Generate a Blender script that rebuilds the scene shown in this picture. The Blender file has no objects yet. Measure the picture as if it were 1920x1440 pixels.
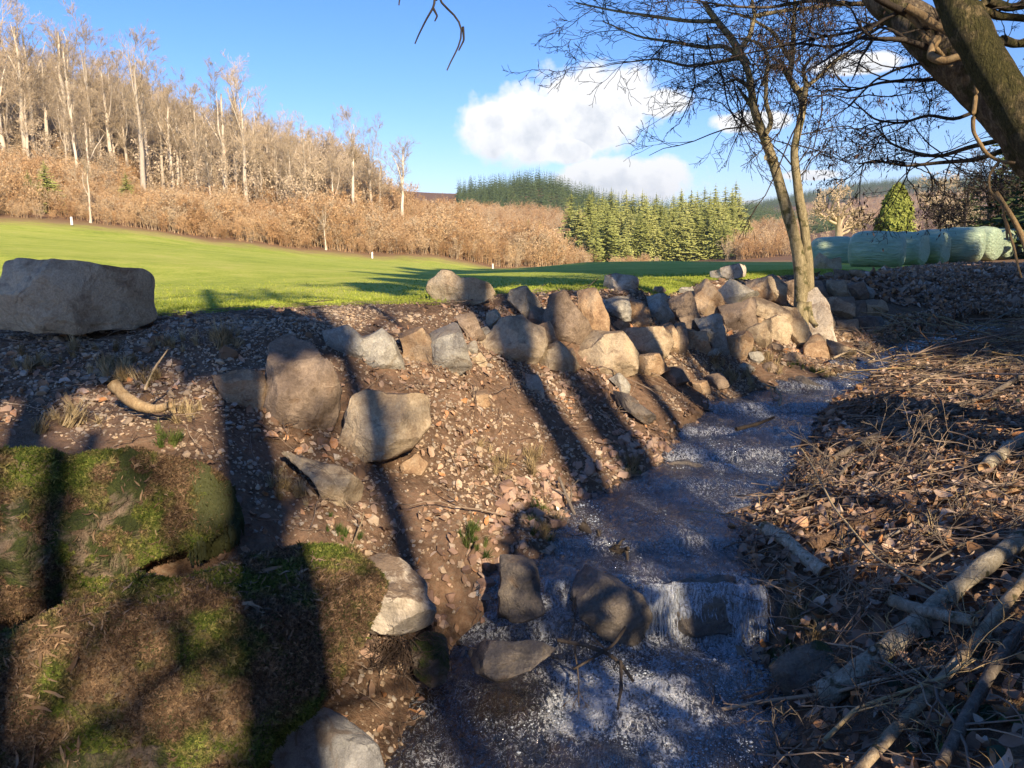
import bpy, math, random
import numpy as np

# ------------------------------------------------------------------ camera, sky, sun
SC = bpy.context.scene
CZ, FPX, TH = 2.5, 1450.0, math.radians(10.55)
cam_d = bpy.data.cameras.new('camera'); cam = bpy.data.objects.new('camera', cam_d)
SC.collection.objects.link(cam); SC.camera = cam
cam.location = (0, 0, CZ); cam.rotation_euler = (math.pi/2-TH, 0, 0)
cam_d.sensor_fit = 'HORIZONTAL'; cam_d.sensor_width = 36; cam_d.lens = 36*FPX/1920
cam_d.clip_start = 0.05; cam_d.clip_end = 20000
SUN_AZ, SUN_EL = 22.0, 30.0      # azimuth measured from straight behind the camera towards the right
sd = np.array([math.sin(math.radians(SUN_AZ))*math.cos(math.radians(SUN_EL)),
               -math.cos(math.radians(SUN_AZ))*math.cos(math.radians(SUN_EL)), math.sin(math.radians(SUN_EL))])
SC.view_settings.view_transform = 'Standard'; SC.view_settings.look = 'None'
SC.view_settings.gamma = 1; SC.view_settings.use_curve_mapping = False
SC.view_settings.exposure = 1.26
SC.cycles.use_denoising = True
SC.cycles.max_bounces = 5; SC.cycles.diffuse_bounces = 3; SC.cycles.glossy_bounces = 3
SC.cycles.transmission_bounces = 4; SC.cycles.transparent_max_bounces = 6
SC.cycles.caustics_reflective = False; SC.cycles.caustics_refractive = False
SC.cycles.sample_clamp_indirect = 4
W = bpy.data.worlds.new('World'); SC.world = W; W.use_nodes = True

class NT:
    def __init__(s, t): s.t = t; s.n = t.nodes; s.l = t.links
    def new(s, ty, **kw):
        n = s.n.new(ty)
        for k, v in kw.items():
            if k == 'inp':
                for a, b in v.items():
                    if hasattr(b, 'is_output'): s.l.new(b, n.inputs[a])
                    else: n.inputs[a].default_value = b
            else: setattr(n, k, v)
        return n
    def math(s, op, a, b=0.0, clamp=False):
        n = s.new('ShaderNodeMath', operation=op, use_clamp=clamp)
        for i, v in ((0, a), (1, b)):
            if hasattr(v, 'is_output'): s.l.new(v, n.inputs[i])
            else: n.inputs[i].default_value = v
        return n.outputs[0]
    def mix(s, f, a, b, mode='MIX'):
        n = s.new('ShaderNodeMix', data_type='RGBA', blend_type=mode)
        for i, v in ((0, f), (6, a), (7, b)):
            if hasattr(v, 'is_output'): s.l.new(v, n.inputs[i])
            elif i == 0: n.inputs[0].default_value = v
            else: n.inputs[i].default_value = (v[0], v[1], v[2], 1)
        return n.outputs[2]
    def noise(s, vec, scale, detail=4, rough=.55, dist=0.0, out=0):
        n = s.new('ShaderNodeTexNoise', inp={'Scale': scale, 'Detail': detail, 'Roughness': rough, 'Distortion': dist})
        if vec is not None: s.l.new(vec, n.inputs['Vector'])
        return n.outputs[out]
    def ramp(s, f, stops, interp='LINEAR'):
        n = s.new('ShaderNodeValToRGB'); s.l.new(f, n.inputs[0]); r = n.color_ramp; r.interpolation = interp
        while len(r.elements) < len(stops): r.elements.new(1)
        for e, (p, c) in zip(r.elements, stops):
            e.position = p; e.color = (c[0], c[1], c[2], 1) if hasattr(c, '__len__') else (c, c, c, 1)
        return n.outputs[0]
    def mapr(s, v, a, b, c=0.0, d=1.0):
        n = s.new('ShaderNodeMapRange', inp={'Value': v, 'From Min': a, 'From Max': b, 'To Min': c, 'To Max': d})
        return n.outputs[0]

def P(px, py, Y):
    a = (px-960)/FPX; b = -(py-720)/FPX
    dy = math.cos(TH)+b*math.sin(TH); dz = -math.sin(TH)+b*math.cos(TH)
    k = Y/dy
    return np.array([a*k, Y, CZ+dz*k])
def PZ(px, py, z):
    a = (px-960)/FPX; b = -(py-720)/FPX
    dy = math.cos(TH)+b*math.sin(TH); dz = -math.sin(TH)+b*math.cos(TH)
    k = (z-CZ)/dz
    return np.array([a*k, dy*k, z])

# world: Nishita sky, with fair-weather cumulus placed by real direction
w = NT(W.node_tree); w.n.clear()
sky = w.new('ShaderNodeTexSky', sky_type='NISHITA', sun_disc=False, sun_elevation=math.radians(SUN_EL),
            sun_rotation=math.pi-math.radians(SUN_AZ), altitude=350, air_density=1.0, dust_density=0.15, ozone_density=4.0)
tc = w.new('ShaderNodeTexCoord'); gen = tc.outputs['Generated']
def cloud(px, py, rx, ry, seed):
    p = P(px, py, 1.0)-np.array([0, 0, CZ]); d = p/np.linalg.norm(p)
    r = np.cross(d, [0, 0, 1]); r /= np.linalg.norm(r); u = np.cross(r, d)
    def dot(v):
        n = w.new('ShaderNodeVectorMath', operation='DOT_PRODUCT'); w.l.new(gen, n.inputs[0]); n.inputs[1].default_value = tuple(v)
        return n.outputs['Value']
    f = dot(d); a = w.math('DIVIDE', dot(r), rx/FPX); b = w.math('DIVIDE', dot(u), ry/FPX)
    q = w.math('SQRT', w.math('ADD', w.math('MULTIPLY', a, a), w.math('MULTIPLY', b, b)))
    q = w.math('ADD', q, w.math('MULTIPLY', w.math('LESS_THAN', f, 0.2), 9.0))
    return q, b
blobs = [(1000, 235, 125, 58), (1105, 205, 110, 70), (1160, 185, 62, 52), (930, 225, 60, 34), (1050, 278, 62, 26),
         (1165, 338, 118, 38), (1090, 340, 50, 20), (1225, 335, 66, 38), (1415, 228, 66, 15), (1395, 385, 30, 6), (1520, 328, 40, 8), (1600, 120, 60, 14), (1235, 195, 46, 22)]
qmin = None; den = None
nz = w.noise(gen, 9.0, 9, .62, .3); nz2 = w.noise(gen, 34.0, 6, .6)
for i, (x, y, rx, ry) in enumerate(blobs):
    q, b = cloud(x, y, rx*1.15, ry*1.2, i)
    if qmin is None: qmin = q; bb = b
    else:
        k = w.math('LESS_THAN', q, qmin)
        bb = w.math('ADD', w.math('MULTIPLY', b, k), w.math('MULTIPLY', bb, w.math('SUBTRACT', 1.0, k)))
        qmin = w.math('MINIMUM', q, qmin)
edge = w.math('ADD', qmin, w.math('ADD', w.math('MULTIPLY', w.math('SUBTRACT', nz, .5), 1.1), w.math('MULTIPLY', w.math('SUBTRACT', nz2, .5), .8)))
mask = w.mapr(edge, 1.08, 0.80)
core = w.mapr(edge, 1.0, 0.1)
lum = w.math('ADD', w.math('MULTIPLY', bb, .22), w.math('ADD', 0.52, w.math('MULTIPLY', w.math('SUBTRACT', nz2, .5), .9)), )
cc = w.ramp(w.math('SUBTRACT', w.math('ADD', lum, .25), w.math('MULTIPLY', core, .30)), [(0.0, (2.5, 2.65, 2.9)), (.3, (3.2, 3.3, 3.4)), (.6, (4.3, 4.25, 4.15))])
hsv = w.new('ShaderNodeHueSaturation', inp={'Saturation': 1.22, 'Value': 1.0, 'Color': sky.outputs[0]})
skyc = w.mix(w.math('MULTIPLY', mask, .96), w.mix(1.0, hsv.outputs[0], (.66, .60, .71), 'MULTIPLY'), cc)
bg = w.new('ShaderNodeBackground', inp={'Color': skyc, 'Strength': 0.118}); wo = w.new('ShaderNodeOutputWorld')
w.l.new(bg.outputs[0], wo.inputs[0])

sl = bpy.data.lights.new('sun', 'SUN'); sl.energy = 3.8; sl.angle = math.radians(.6); sl.color = (1, .80, .56)
so = bpy.data.objects.new('sun', sl); SC.collection.objects.link(so)
from mathutils import Vector, Euler
so.rotation_euler = Vector(-sd).to_track_quat('-Z', 'Y').to_euler(); so.location = (5, -10, 20)

# ------------------------------------------------------------------ helpers
rng = np.random.default_rng(7); random.seed(7)
def _h(i, j, k, s):
    n = (i*374761393 + j*668265263 + k*1274126177 + s*974634777) & 0xffffffff
    n = ((n ^ (n >> 13))*1274126177) & 0xffffffff
    return ((n ^ (n >> 16)) & 0xffff)/32767.5-1
def vn(p, s=0):
    p = np.asarray(p, float); f = np.floor(p); i = f.astype(np.int64); t = p-f; t = t*t*(3-2*t)
    r = 0
    for a in (0, 1):
        for b in (0, 1):
            for c in (0, 1):
                wgt = (t[:, 0] if a else 1-t[:, 0])*(t[:, 1] if b else 1-t[:, 1])*(t[:, 2] if c else 1-t[:, 2])
                r = r+wgt*_h(i[:, 0]+a, i[:, 1]+b, i[:, 2]+c, s)
    return r
def fbm(p, o=4, s=0, g=.5):
    p = np.asarray(p, float)
    if p.shape[1] == 2: p = np.c_[p, np.zeros(len(p))]
    r = 0; a = 1
    for k in range(o): r = r+a*vn(p*2**k+17.3*k, s+k); a *= g
    return r
def mesh(name, V, F, smooth=True):
    """V (n,3); F is a list of (m,3)/(m,4) int arrays"""
    if isinstance(F, np.ndarray): F = [F]
    F = [f for f in F if len(f)]
    me = bpy.data.meshes.new(name); V = np.asarray(V, np.float32)
    me.vertices.add(len(V)); me.vertices.foreach_set('co', V.ravel())
    idx = np.concatenate([f.ravel() for f in F]).astype(np.int32)
    tot = np.concatenate([np.full(len(f), f.shape[1]) for f in F]).astype(np.int32)
    st = np.concatenate([[0], np.cumsum(tot)[:-1]]).astype(np.int32)
    me.loops.add(len(idx)); me.loops.foreach_set('vertex_index', idx)
    me.polygons.add(len(tot)); me.polygons.foreach_set('loop_start', st); me.polygons.foreach_set('loop_total', tot)
    me.polygons.foreach_set('use_smooth', np.full(len(tot), smooth, bool))
    me.update(calc_edges=True); me.validate()
    return me
def tag(o, label=None, cat=None, group=None, kind=None):
    for k, v in (('label', label), ('category', cat), ('group', group), ('kind', kind)):
        if v: o[k] = v
    return o
def link(name, me, mat=None, parent=None, loc=None):
    o = bpy.data.objects.new(name, me); SC.collection.objects.link(o)
    if mat is not None and me is not None and not me.materials: me.materials.append(mat)
    if parent is not None: o.parent = parent
    if loc is not None: o.location = loc
    return o
def empty(name, loc, label=None, cat=None, group=None):
    o = bpy.data.objects.new(name, None); SC.collection.objects.link(o); o.location = loc; o.empty_display_size = .2
    return tag(o, label, cat, group)
def attr(me, name, vals):
    a = me.attributes.new(name, 'FLOAT', 'POINT'); a.data.foreach_set('value', np.asarray(vals, np.float32))
def mat_(name):
    m = bpy.data.materials.new(name); m.use_nodes = True; t = NT(m.node_tree); t.n.clear()
    b = t.new('ShaderNodeBsdfPrincipled'); o = t.new('ShaderNodeOutputMaterial'); t.l.new(b.outputs[0], o.inputs[0])
    return m, t, b
def setc(t, b, key, v):
    if hasattr(v, 'is_output'): t.l.new(v, b.inputs[key])
    elif hasattr(v, '__len__'): b.inputs[key].default_value = (v[0], v[1], v[2], 1)
    else: b.inputs[key].default_value = v
def bump(t, b, h, dist, strength=1.0):
    n = t.new('ShaderNodeBump', inp={'Height': h, 'Distance': dist, 'Strength': strength}); t.l.new(n.outputs[0], b.inputs['Normal'])
class Acc:
    def __init__(s): s.V = []; s.F3 = []; s.F4 = []; s.n = 0
    def add(s, V, F):
        V = np.asarray(V, float); F = np.asarray(F, int)
        s.V.append(V); (s.F3 if F.shape[1] == 3 else s.F4).append(F+s.n); s.n += len(V)
    def tube(s, pts, rad, sides=5, cap=True, squash=None):
        pts = np.asarray(pts, float); n = len(pts); rad = np.broadcast_to(np.asarray(rad, float), (n,))
        T = np.gradient(pts, axis=0); T /= np.linalg.norm(T, axis=1)[:, None]+1e-9
        ref = np.array([0, 0, 1.]) if abs(T[:, 2]).mean() < .8 else np.array([1., 0, 0])
        A = np.cross(T, ref); A /= np.linalg.norm(A, axis=1)[:, None]+1e-9; B = np.cross(T, A)
        th = np.arange(sides)/sides*2*math.pi
        R = rad[:, None, None]*(np.cos(th)[None, :, None]*A[:, None]+np.sin(th)[None, :, None]*B[:, None])
        V = (pts[:, None]+R).reshape(-1, 3)
        i = np.arange(n-1)[:, None]*sides; j = np.arange(sides)[None]; j2 = (j+1) % sides
        F = np.stack([i+j, i+j2, i+sides+j2, i+sides+j], -1).reshape(-1, 4)
        s.add(V, F)
        if cap:
            b0 = s.n-len(V)
            for base, fl in ((b0, 1), (b0+(n-1)*sides, 0)):
                c = np.arange(1, sides-1); tri = np.stack([np.zeros_like(c), c, c+1], -1)+base
                s.F3.append(tri[:, ::-1] if not fl else tri)
    def mesh(s, name, smooth=True):
        return mesh(name, np.concatenate(s.V), [np.concatenate(f) for f in (s.F3, s.F4) if f], smooth)
def scatter(name, pts, rot, scl, idx, protos, mat=None):
    """one 'stuff' object: geometry nodes put proto meshes on points"""
    col = bpy.data.collections.new(name+'_pieces')
    for k, me in enumerate(protos):
        if mat is not None and not me.materials: me.materials.append(mat)
        col.objects.link(bpy.data.objects.new('%s_piece_%02d' % (name, k), me))
    me = bpy.data.meshes.new(name); n = len(pts); me.vertices.add(n)
    me.vertices.foreach_set('co', np.asarray(pts, np.float32).ravel())
    scl = np.asarray(scl, float); scl = np.repeat(scl[:, None], 3, 1) if scl.ndim == 1 else scl
    for nm, v in (('rot', rot), ('scl', scl)):
        a = me.attributes.new(nm, 'FLOAT_VECTOR', 'POINT'); a.data.foreach_set('vector', np.asarray(v, np.float32).ravel())
    a = me.attributes.new('idx', 'INT', 'POINT'); a.data.foreach_set('value', np.asarray(idx, np.int32))
    me.update()
    o = bpy.data.objects.new(name, me); SC.collection.objects.link(o)
    g = bpy.data.node_groups.new(name+'_scatter', 'GeometryNodeTree')
    g.interface.new_socket('Geometry', in_out='INPUT', socket_type='NodeSocketGeometry')
    g.interface.new_socket('Geometry', in_out='OUTPUT', socket_type='NodeSocketGeometry')
    t = NT(g); gi = t.new('NodeGroupInput'); go = t.new('NodeGroupOutput')
    ci = t.new('GeometryNodeCollectionInfo'); ci.inputs['Collection'].default_value = col
    ci.inputs['Separate Children'].default_value = True; ci.inputs['Reset Children'].default_value = True
    def na(nm, ty):
        q = t.new('GeometryNodeInputNamedAttribute', data_type=ty); q.inputs['Name'].default_value = nm; return q.outputs['Attribute']
    e = t.new('FunctionNodeEulerToRotation'); t.l.new(na('rot', 'FLOAT_VECTOR'), e.inputs[0])
    ip = t.new('GeometryNodeInstanceOnPoints'); ip.inputs['Pick Instance'].default_value = True
    t.l.new(gi.outputs[0], ip.inputs['Points']); t.l.new(ci.outputs[0], ip.inputs['Instance'])
    t.l.new(na('idx', 'INT'), ip.inputs['Instance Index']); t.l.new(e.outputs[0], ip.inputs['Rotation'])
    t.l.new(na('scl', 'FLOAT_VECTOR'), ip.inputs['Scale']); t.l.new(ip.outputs[0], go.inputs[0])
    o.modifiers.new('scatter', 'NODES').node_group = g
    return tag(o, kind='stuff')
def align(nrm, spin, extra=0.0):
    """euler angles taking +Z to the given normals with a random spin"""
    out = np.empty((len(nrm), 3))
    for i in range(len(nrm)):
        q = Vector(nrm[i]).to_track_quat('Z', 'Y').to_matrix() @ Euler((random.gauss(0, extra), random.gauss(0, extra), spin[i])).to_matrix()
        out[i] = q.to_euler()
    return out
def rbf(Q, z, lam=0.0):
    Q = np.asarray(Q, float); z = np.asarray(z, float); n = len(Q)
    K = np.linalg.norm(Q[:, None]-Q[None], axis=2); Pm = np.c_[np.ones(n), Q]
    A = np.zeros((n+3, n+3)); A[:n, :n] = -K+lam*np.eye(n); A[:n, n:] = Pm; A[n:, :n] = Pm.T
    c = np.linalg.lstsq(A, np.r_[z, 0, 0, 0], rcond=None)[0]
    def f(X):
        X = np.asarray(X, float); r = np.empty(len(X))
        for a in range(0, len(X), 20000):
            x = X[a:a+20000]; r[a:a+20000] = -np.linalg.norm(x[:, None]-Q[None], axis=2)@c[:n]+np.c_[np.ones(len(x)), x]@c[n:]
        return r
    return f

# ------------------------------------------------------------------ ground heights
LE = [(-.75, -3, 0), (-.7, 2, 0), (-.67, 3.32, 0), (-.58, 3.8, 0), (-.37, 4.4, 0.02), (0.10, 4.75, .1), (.25, 4.91, .38), (.41, 5.7, .43), (.70, 6.1, .47), (1.21, 6.47, .54), (1.53, 7.19, .64),
      (2.25, 8.19, .74), (3.01, 8.75, .84), (4.2, 9.4, .95), (4.81, 10.48, 1.03), (6.5, 12, 1.10), (9, 14, 1.2)]
RE = [(1.2, -3, 0), (1.25, 2, 0), (1.34, 3.32, 0), (1.51, 3.9, 0), (1.58, 4.4, 0), (1.66, 4.62, .38), (1.7, 5.31, .41), (1.92, 5.77, .45), (2.46, 6.23, .52), (2.84, 7.0, .64),
      (3.36, 7.92, .74), (4.2, 8.82, .92), (5.23, 9.75, 1.03), (7, 11, 1.10), (9.6, 13, 1.2)]
CR = [(-9, 6.3, 1.8), (-6, 6.7, 1.78), (-3.4, 7.46, 1.75), (-2.87, 8.0, 1.77), (-2.05, 8.15, 1.8), (-.84, 8.16, 1.82), (-.19, 9.2, 1.84), (.65, 9.5, 1.86), (1.59, 9.8, 1.88),
      (3.01, 11.7, 1.9), (4.81, 13.1, 1.92), (6.55, 14.4, 1.95), (9, 19, 1.9), (12, 24, 1.75), (17, 30, 1.6), (30, 50, 1)]
LE, RE, CR = np.array(LE), np.array(RE), np.array(CR)
def lx(y): return np.interp(y, LE[:, 1], LE[:, 0])
def rx_(y): return np.interp(y, RE[:, 1], RE[:, 0])
near = [tuple(p) for p in LE[2:]]+[tuple(p) for p in RE[2:]]+[tuple(p) for p in CR[1:13]]
near += [tuple(P(*p)) for p in [
    (720, 880, 5.3), (850, 1000, 4.75), (950, 1000, 5.0), (900, 800, 6.2), (900, 900, 5.6), (1000, 700, 7.5), (1000, 800, 6.5), (1100, 760, 7.2), (1100, 860, 6.35), (1250, 760, 7.6), (1250, 700, 8.4),
    (1400, 650, 9.7), (1300, 600, 10.0), (1330, 690, 8.8), (1100, 600, 8.6), (1200, 600, 9.2), (1000, 620, 8.3), (800, 640, 7.2), (700, 610, 7.2), (620, 600, 7.3), (850, 1120, 4.25), (800, 900, 5.3),
    (560, 840, 5.1), (600, 1000, 4.3), (500, 1000, 4.1), (640, 720, 5.9), (850, 720, 6.4), (750, 720, 6.1), (520, 620, 6.2), (1450, 600, 10.6), (1500, 660, 10.4), (1580, 620, 11.6), (1590, 545, 12.6), (1480, 550, 11.8), (1400, 570, 10.9),
    (0, 650, 6.0), (200, 660, 5.8), (380, 650, 6.0), (0, 750, 5.0), (200, 760, 4.9), (380, 720, 5.4), (0, 830, 4.3), (250, 830, 4.4), (400, 800, 4.8), (480, 900, 4.5),
    (1700, 620, 11.6), (1900, 610, 11), (1750, 560, 14), (1950, 545, 14), (1660, 560, 13.3), (1700, 512, 21), (1900, 495, 22), (2100, 480, 22), (2200, 560, 12), (2300, 650, 8),
    (1920, 640, 9.8), (1750, 662, 9.9), (1850, 690, 9.0), (1920, 750, 7.4), (1660, 760, 7.4), (1600, 900, 5.9), (1850, 900, 5.1), (1920, 1000, 4.4), (1500, 1000, 5.0), (1480, 1080, 4.75),
    (1580, 1150, 4.2), (1530, 1200, 4.05), (1750, 1150, 3.8), (1920, 1200, 3.4), (1620, 1300, 3.4), (1500, 1400, 3.3), (1650, 1440, 2.95), (1920, 1440, 2.6), (2100, 1200, 3.2), (2300, 900, 5), (2200, 1440, 2.2)]]
near += [(-4, 9.5, 1.72), (-2, 10.5, 1.66), (.5, 12, 1.72), (3, 14.5, 1.75), (5.5, 17, 1.8), (-8, 9, 1.8), (-1.5, 3.2, .35), (-2.6, 3.2, .6), (-1.0, 2.4, .0), (-3.5, 3.4, 1.3), (-2, 2, .2), (-4, 2, .9), (-6, 4, 1.6),
         (-1.2, 3.6, .42), (-.9, 4.0, .35), (-2.2, 3.9, 1.0), (-1.3, 4.2, .75), (-1.1, 1, .1), (-1.2, -3, .2), (1.8, 1.5, .4), (2.6, .5, .8), (2.4, -3, .8), (6, -3, 1.6), (8, 6, 1.4), (6, 2, 1.2), (9, 10, 1.7), (14, 14, 2.2), (14, 5, 2.4), (12, -3, 2.6), (-6, -3, 1.2), (-3, -3, .7), (13, 20, 2.1), (20, 20, 2.6)]
near = np.array(near)
_nf = rbf(near[:, :2], near[:, 2], .02)
far = [P(*p) for p in [
    (0, 411, 112), (200, 424, 118), (400, 452, 128), (550, 468, 140), (700, 482, 152), (930, 504, 170), (1000, 506, 175), (-600, 400, 100), (-300, 405, 100),
    (0, 440, 50), (0, 465, 30), (0, 500, 16), (300, 465, 50), (300, 485, 30), (300, 520, 16), (600, 487, 60), (600, 505, 32), (600, 540, 16), (850, 503, 60), (850, 520, 32), (900, 545, 15), (800, 492, 110),
    (1100, 491, 44), (1100, 500, 30), (1100, 527, 15), (950, 505, 48), (1250, 490, 44), (1400, 491, 44), (1480, 492, 44), (1350, 497, 28), (1600, 500, 27), (1700, 500, 27), (1850, 498, 27), (1250, 515, 18), (1500, 505, 20),
    (50, 300, 170), (400, 375, 168), (700, 400, 195), (820, 430, 200), (950, 478, 215), (0, 200, 250), (-400, 260, 170), (-400, 100, 250), (400, 290, 250), (700, 350, 270), (300, 250, 330), (-300, 100, 400),
    (850, 400, 320), (1010, 350, 560), (900, 408, 500), (1110, 418, 520), (820, 415, 480), (1055, 370, 560), (960, 362, 560), (1180, 420, 540), (1250, 430, 600), (1350, 440, 600),
    (1500, 445, 420), (1450, 430, 520), (1400, 410, 620), (1300, 400, 640), (1540, 450, 560), (1480, 425, 700),
    (1400, 390, 1500), (1500, 370, 1500), (1600, 352, 1500), (1700, 343, 1500), (1850, 341, 1500), (2000, 350, 1500), (2300, 330, 1500), (1560, 400, 1250), (1700, 390, 1200), (1850, 400, 1100), (1700, 430, 800), (1600, 445, 700), (1900, 420, 700),
    (1300, 425, 1600), (1000, 415, 1600), (600, 380, 1600), (0, 330, 1600), (-600, 300, 1600), (1500, 420, 3000), (0, 400, 3000), (2300, 380, 3000)]]
far += [np.array(p, float) for p in [(0, 100, -2.5), (15, 100, -3.0), (40, 100, -2.5), (0, 170, -3.8), (30, 170, -4.5), (0, 250, -4), (40, 250, -4), (60, 250, -3), (80, 250, 0), (30, 320, -4), (0, 320, -2), (80, 400, 0),
    (25, 45, 1.5), (38, 45, 2), (60, 60, 3), (100, 100, 4), (130, 200, 5), (90,200,0), (22, 27, 1.9), (32, 27, 2.5), (150,300,10), (260,500,25)]]
far = np.array(far)
def uv(x, y): return np.c_[x/np.maximum(y, 6)*2.2, np.log(np.maximum(y, 6))]
_ff = rbf(uv(far[:, 0], far[:, 1]), far[:, 2]/far[:, 1], .004)
def wlev(x, y):
    """water level along the stream: pools joined by little falls"""
    yy = y-.05*(x-.8)
    l = np.interp(yy, [-3, 4.40, 4.50, 4.66, 4.74, 5.0, 5.10, 5.16, 5.8, 6.1, 6.25, 6.75, 6.88, 7.25, 7.35, 7.9, 8.0, 8.6, 8.75, 9.3, 9.5, 10.4, 12, 14],
                     [0, .01, .06, .30, .355, .375, .385, .43, .45, .46, .51, .53, .60, .62, .68, .71, .78, .80, .88, .92, .99, 1.03, 1.1, 1.2])
    return l
def H0(x, y):
    x = np.asarray(x, float); y = np.asarray(y, float)
    n = _nf(np.c_[x, np.clip(y, -4, 30)]); n = np.clip(n, -.3, 4)
    f = _ff(uv(x, y))*np.maximum(y, 6)
    t = np.clip((y-15)/7, 0, 1); t = t*t*(3-2*t)
    h = n*(1-t)+f*t
    # stream channel
    d = np.minimum(x-lx(y), rx_(y)-x); inn = (y < 13)
    dep = np.clip(d/.3+.15, 0, 1)*.14
    h = np.where(inn & (d > -.05), np.minimum(h, wlev(x, y)-dep+.02), h)
    return h
def cy_(x): return np.interp(x, CR[:, 0], CR[:, 1])
def H(x, y):
    x = np.atleast_1d(np.asarray(x, float)); y = np.atleast_1d(np.asarray(y, float))
    h = H0(x, y); r = np.hypot(x, y)
    nr = np.exp(-np.maximum(y, 0)/14)
    q = np.c_[x, y]
    bank = np.clip((cy_(x)-y)/.5, .15, 1)
    return h+nr*bank*(.045*fbm(q*1.6, 3, 3)+.018*fbm(q*7, 3, 5))+.05*np.clip((y-12)/20, 0, 1)*fbm(q*.12, 3, 9)*np.clip(y/60, .4, 3)
_ys = np.concatenate([np.arange(1.5, 16, .03), np.arange(16, 60, .3)])
def hit(px, py):
    'distance at which the sight line meets the ground'
    d = P(px, py, 1.0)-np.array([0, 0, CZ]); x = d[0]*_ys; z = CZ+d[2]*_ys; k = np.nonzero(z < H(x, _ys))[0]
    return float(_ys[k[0]]) if len(k) else 60.
def Hn(x, y, e=.05):
    h = H(x, y); n = np.c_[-(H(x+e, y)-h)/e, -(H(x, y+e)-h)/e, np.ones(len(h))]
    return h, n/np.linalg.norm(n, axis=1)[:, None]
# ------------------------------------------------------------------ materials
def geo(t): return t.new('ShaderNodeNewGeometry')
def m_rock(name, cols, scale=1.0, dust=.35, moss=0.0, wet=0.0, bmp=1.0, stain=(.16, .10, .055)):
    m, t, b = mat_(name)
    tcn = t.new('ShaderNodeTexCoord'); oi = t.new('ShaderNodeObjectInfo')
    off = t.new('ShaderNodeVectorMath', operation='MULTIPLY_ADD'); t.l.new(oi.outputs['Random'], off.inputs[0]); off.inputs[1].default_value = (37, 19, 53)
    t.l.new(tcn.outputs['Object'], off.inputs[2]); v = off.outputs[0]
    n1 = t.noise(v, 2.6*scale, 6, .6, .6); n2 = t.noise(v, 11*scale, 6, .7, .4); n3 = t.noise(v, 75*scale, 4, .75); n7 = t.noise(v, 30*scale, 5, .75, .8)
    c = t.ramp(t.math('ADD', t.math('MULTIPLY', n1, .5), t.math('ADD', t.math('MULTIPLY', n2, .25), t.math('MULTIPLY', n7, .25))), [(.36, cols[0]), (.46, cols[1]), (.55, cols[2]), (.68, cols[1])])
    st = t.mapr(t.noise(v, 3.3*scale, 5, .65, 1.0), .56, .66); c = t.mix(t.math('MULTIPLY', st, .55), c, stain)
    ht = t.mapr(t.noise(v, 5.0*scale, 6, .75, 1.5), .60, .66); c = t.mix(t.math('MULTIPLY', ht, .45), c, [min(1, k*1.45+.03) for k in cols[2]])
    sp = t.mapr(n3, .25, .75, .72, 1.28); c = t.mix(1, c, _gray(t, sp), 'MULTIPLY')
    # thin cracks
    vo = t.new('ShaderNodeTexVoronoi', feature='DISTANCE_TO_EDGE', inp={'Scale': 2.6*scale, 'Randomness': 1})
    wv = t.mix(.16, v, t.noise(v, 4*scale, 4, .6, 0, 1)); t.l.new(wv, vo.inputs['Vector'])
    cr = t.mapr(vo.outputs[0], .0, .02); crf = t.math('MULTIPLY', t.math('SUBTRACT', 1.0, cr), t.mapr(n1, .48, .56))
    c = t.mix(t.math('MULTIPLY', crf, .2), c, [k*.3 for k in cols[0]])
    g = geo(t); sx = t.new('ShaderNodeSeparateXYZ'); t.l.new(g.outputs['Normal'], sx.inputs[0])
    if dust:
        du = t.mapr(t.math('ADD', sx.outputs[2], t.math('MULTIPLY', t.math('SUBTRACT', n2, .5), 1.6)), .55, .9, 0, dust*2)
        c = t.mix(t.math('MINIMUM', du, .85), c, (.13, .085, .055))
    hb = t.math('ADD', t.math('ADD', t.math('MULTIPLY', n2, .8), t.math('MULTIPLY', n7, .35)), t.math('MULTIPLY', n3, .12))
    hb = t.math('SUBTRACT', hb, t.math('MULTIPLY', crf, .12))
    if moss:
        n5 = t.noise(v, 3.4, 6, .68, .5); n6 = t.noise(v, 90, 3, .8)
        mf = t.mapr(t.math('ADD', n5, t.math('MULTIPLY', sx.outputs[2], .12)), .62-.25*moss, .72-.25*moss)
        mc = t.ramp(t.math('ADD', t.math('MULTIPLY', n6, .5), t.math('MULTIPLY', n2, .5)), [(.3, (0.015, 0.024, 0.006)), (.5, (0.053, 0.078, 0.015)), (.66, (0.128, 0.135, 0.030)), (.8, (0.225, 0.165, 0.075))])
        c = t.mix(t.math('MULTIPLY', mf, .94), c, mc); hb = t.math('ADD', hb, t.math('MULTIPLY', mf, t.math('ADD', t.math('MULTIPLY', n6, .55), .35)))
    setc(t, b, 'Base Color', c); r = t.mapr(n2, .3, .7, .95-.72*wet, .75-.68*wet); setc(t, b, 'Roughness', r)
    b.inputs['Specular IOR Level'].default_value = .3+.4*wet
    bump(t, b, hb, .035*bmp)
    return m
def _gray(t, v):
    n = t.new('ShaderNodeCombineXYZ')
    for i in range(3): t.l.new(v, n.inputs[i])
    return n.outputs[0]
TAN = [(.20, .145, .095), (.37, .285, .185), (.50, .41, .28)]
GREY = [(.18, .165, .14), (.31, .29, .245), (.44, .42, .35)]
ORG = [(.20, .12, .07), (.38, .255, .15), (.48, .365, .24)]
DARK = [(.05, .046, .044), (.11, .097, .085), (.19, .16, .125)]
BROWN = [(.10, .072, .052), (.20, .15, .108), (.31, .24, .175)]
M = {}
M['tan'] = m_rock('tan sandstone', TAN, .9); M['grey'] = m_rock('grey gneiss', GREY, 1.1, .25, stain=(.2, .15, .09)); M['orange'] = m_rock('rusty sandstone', ORG, 1.0)
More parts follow.
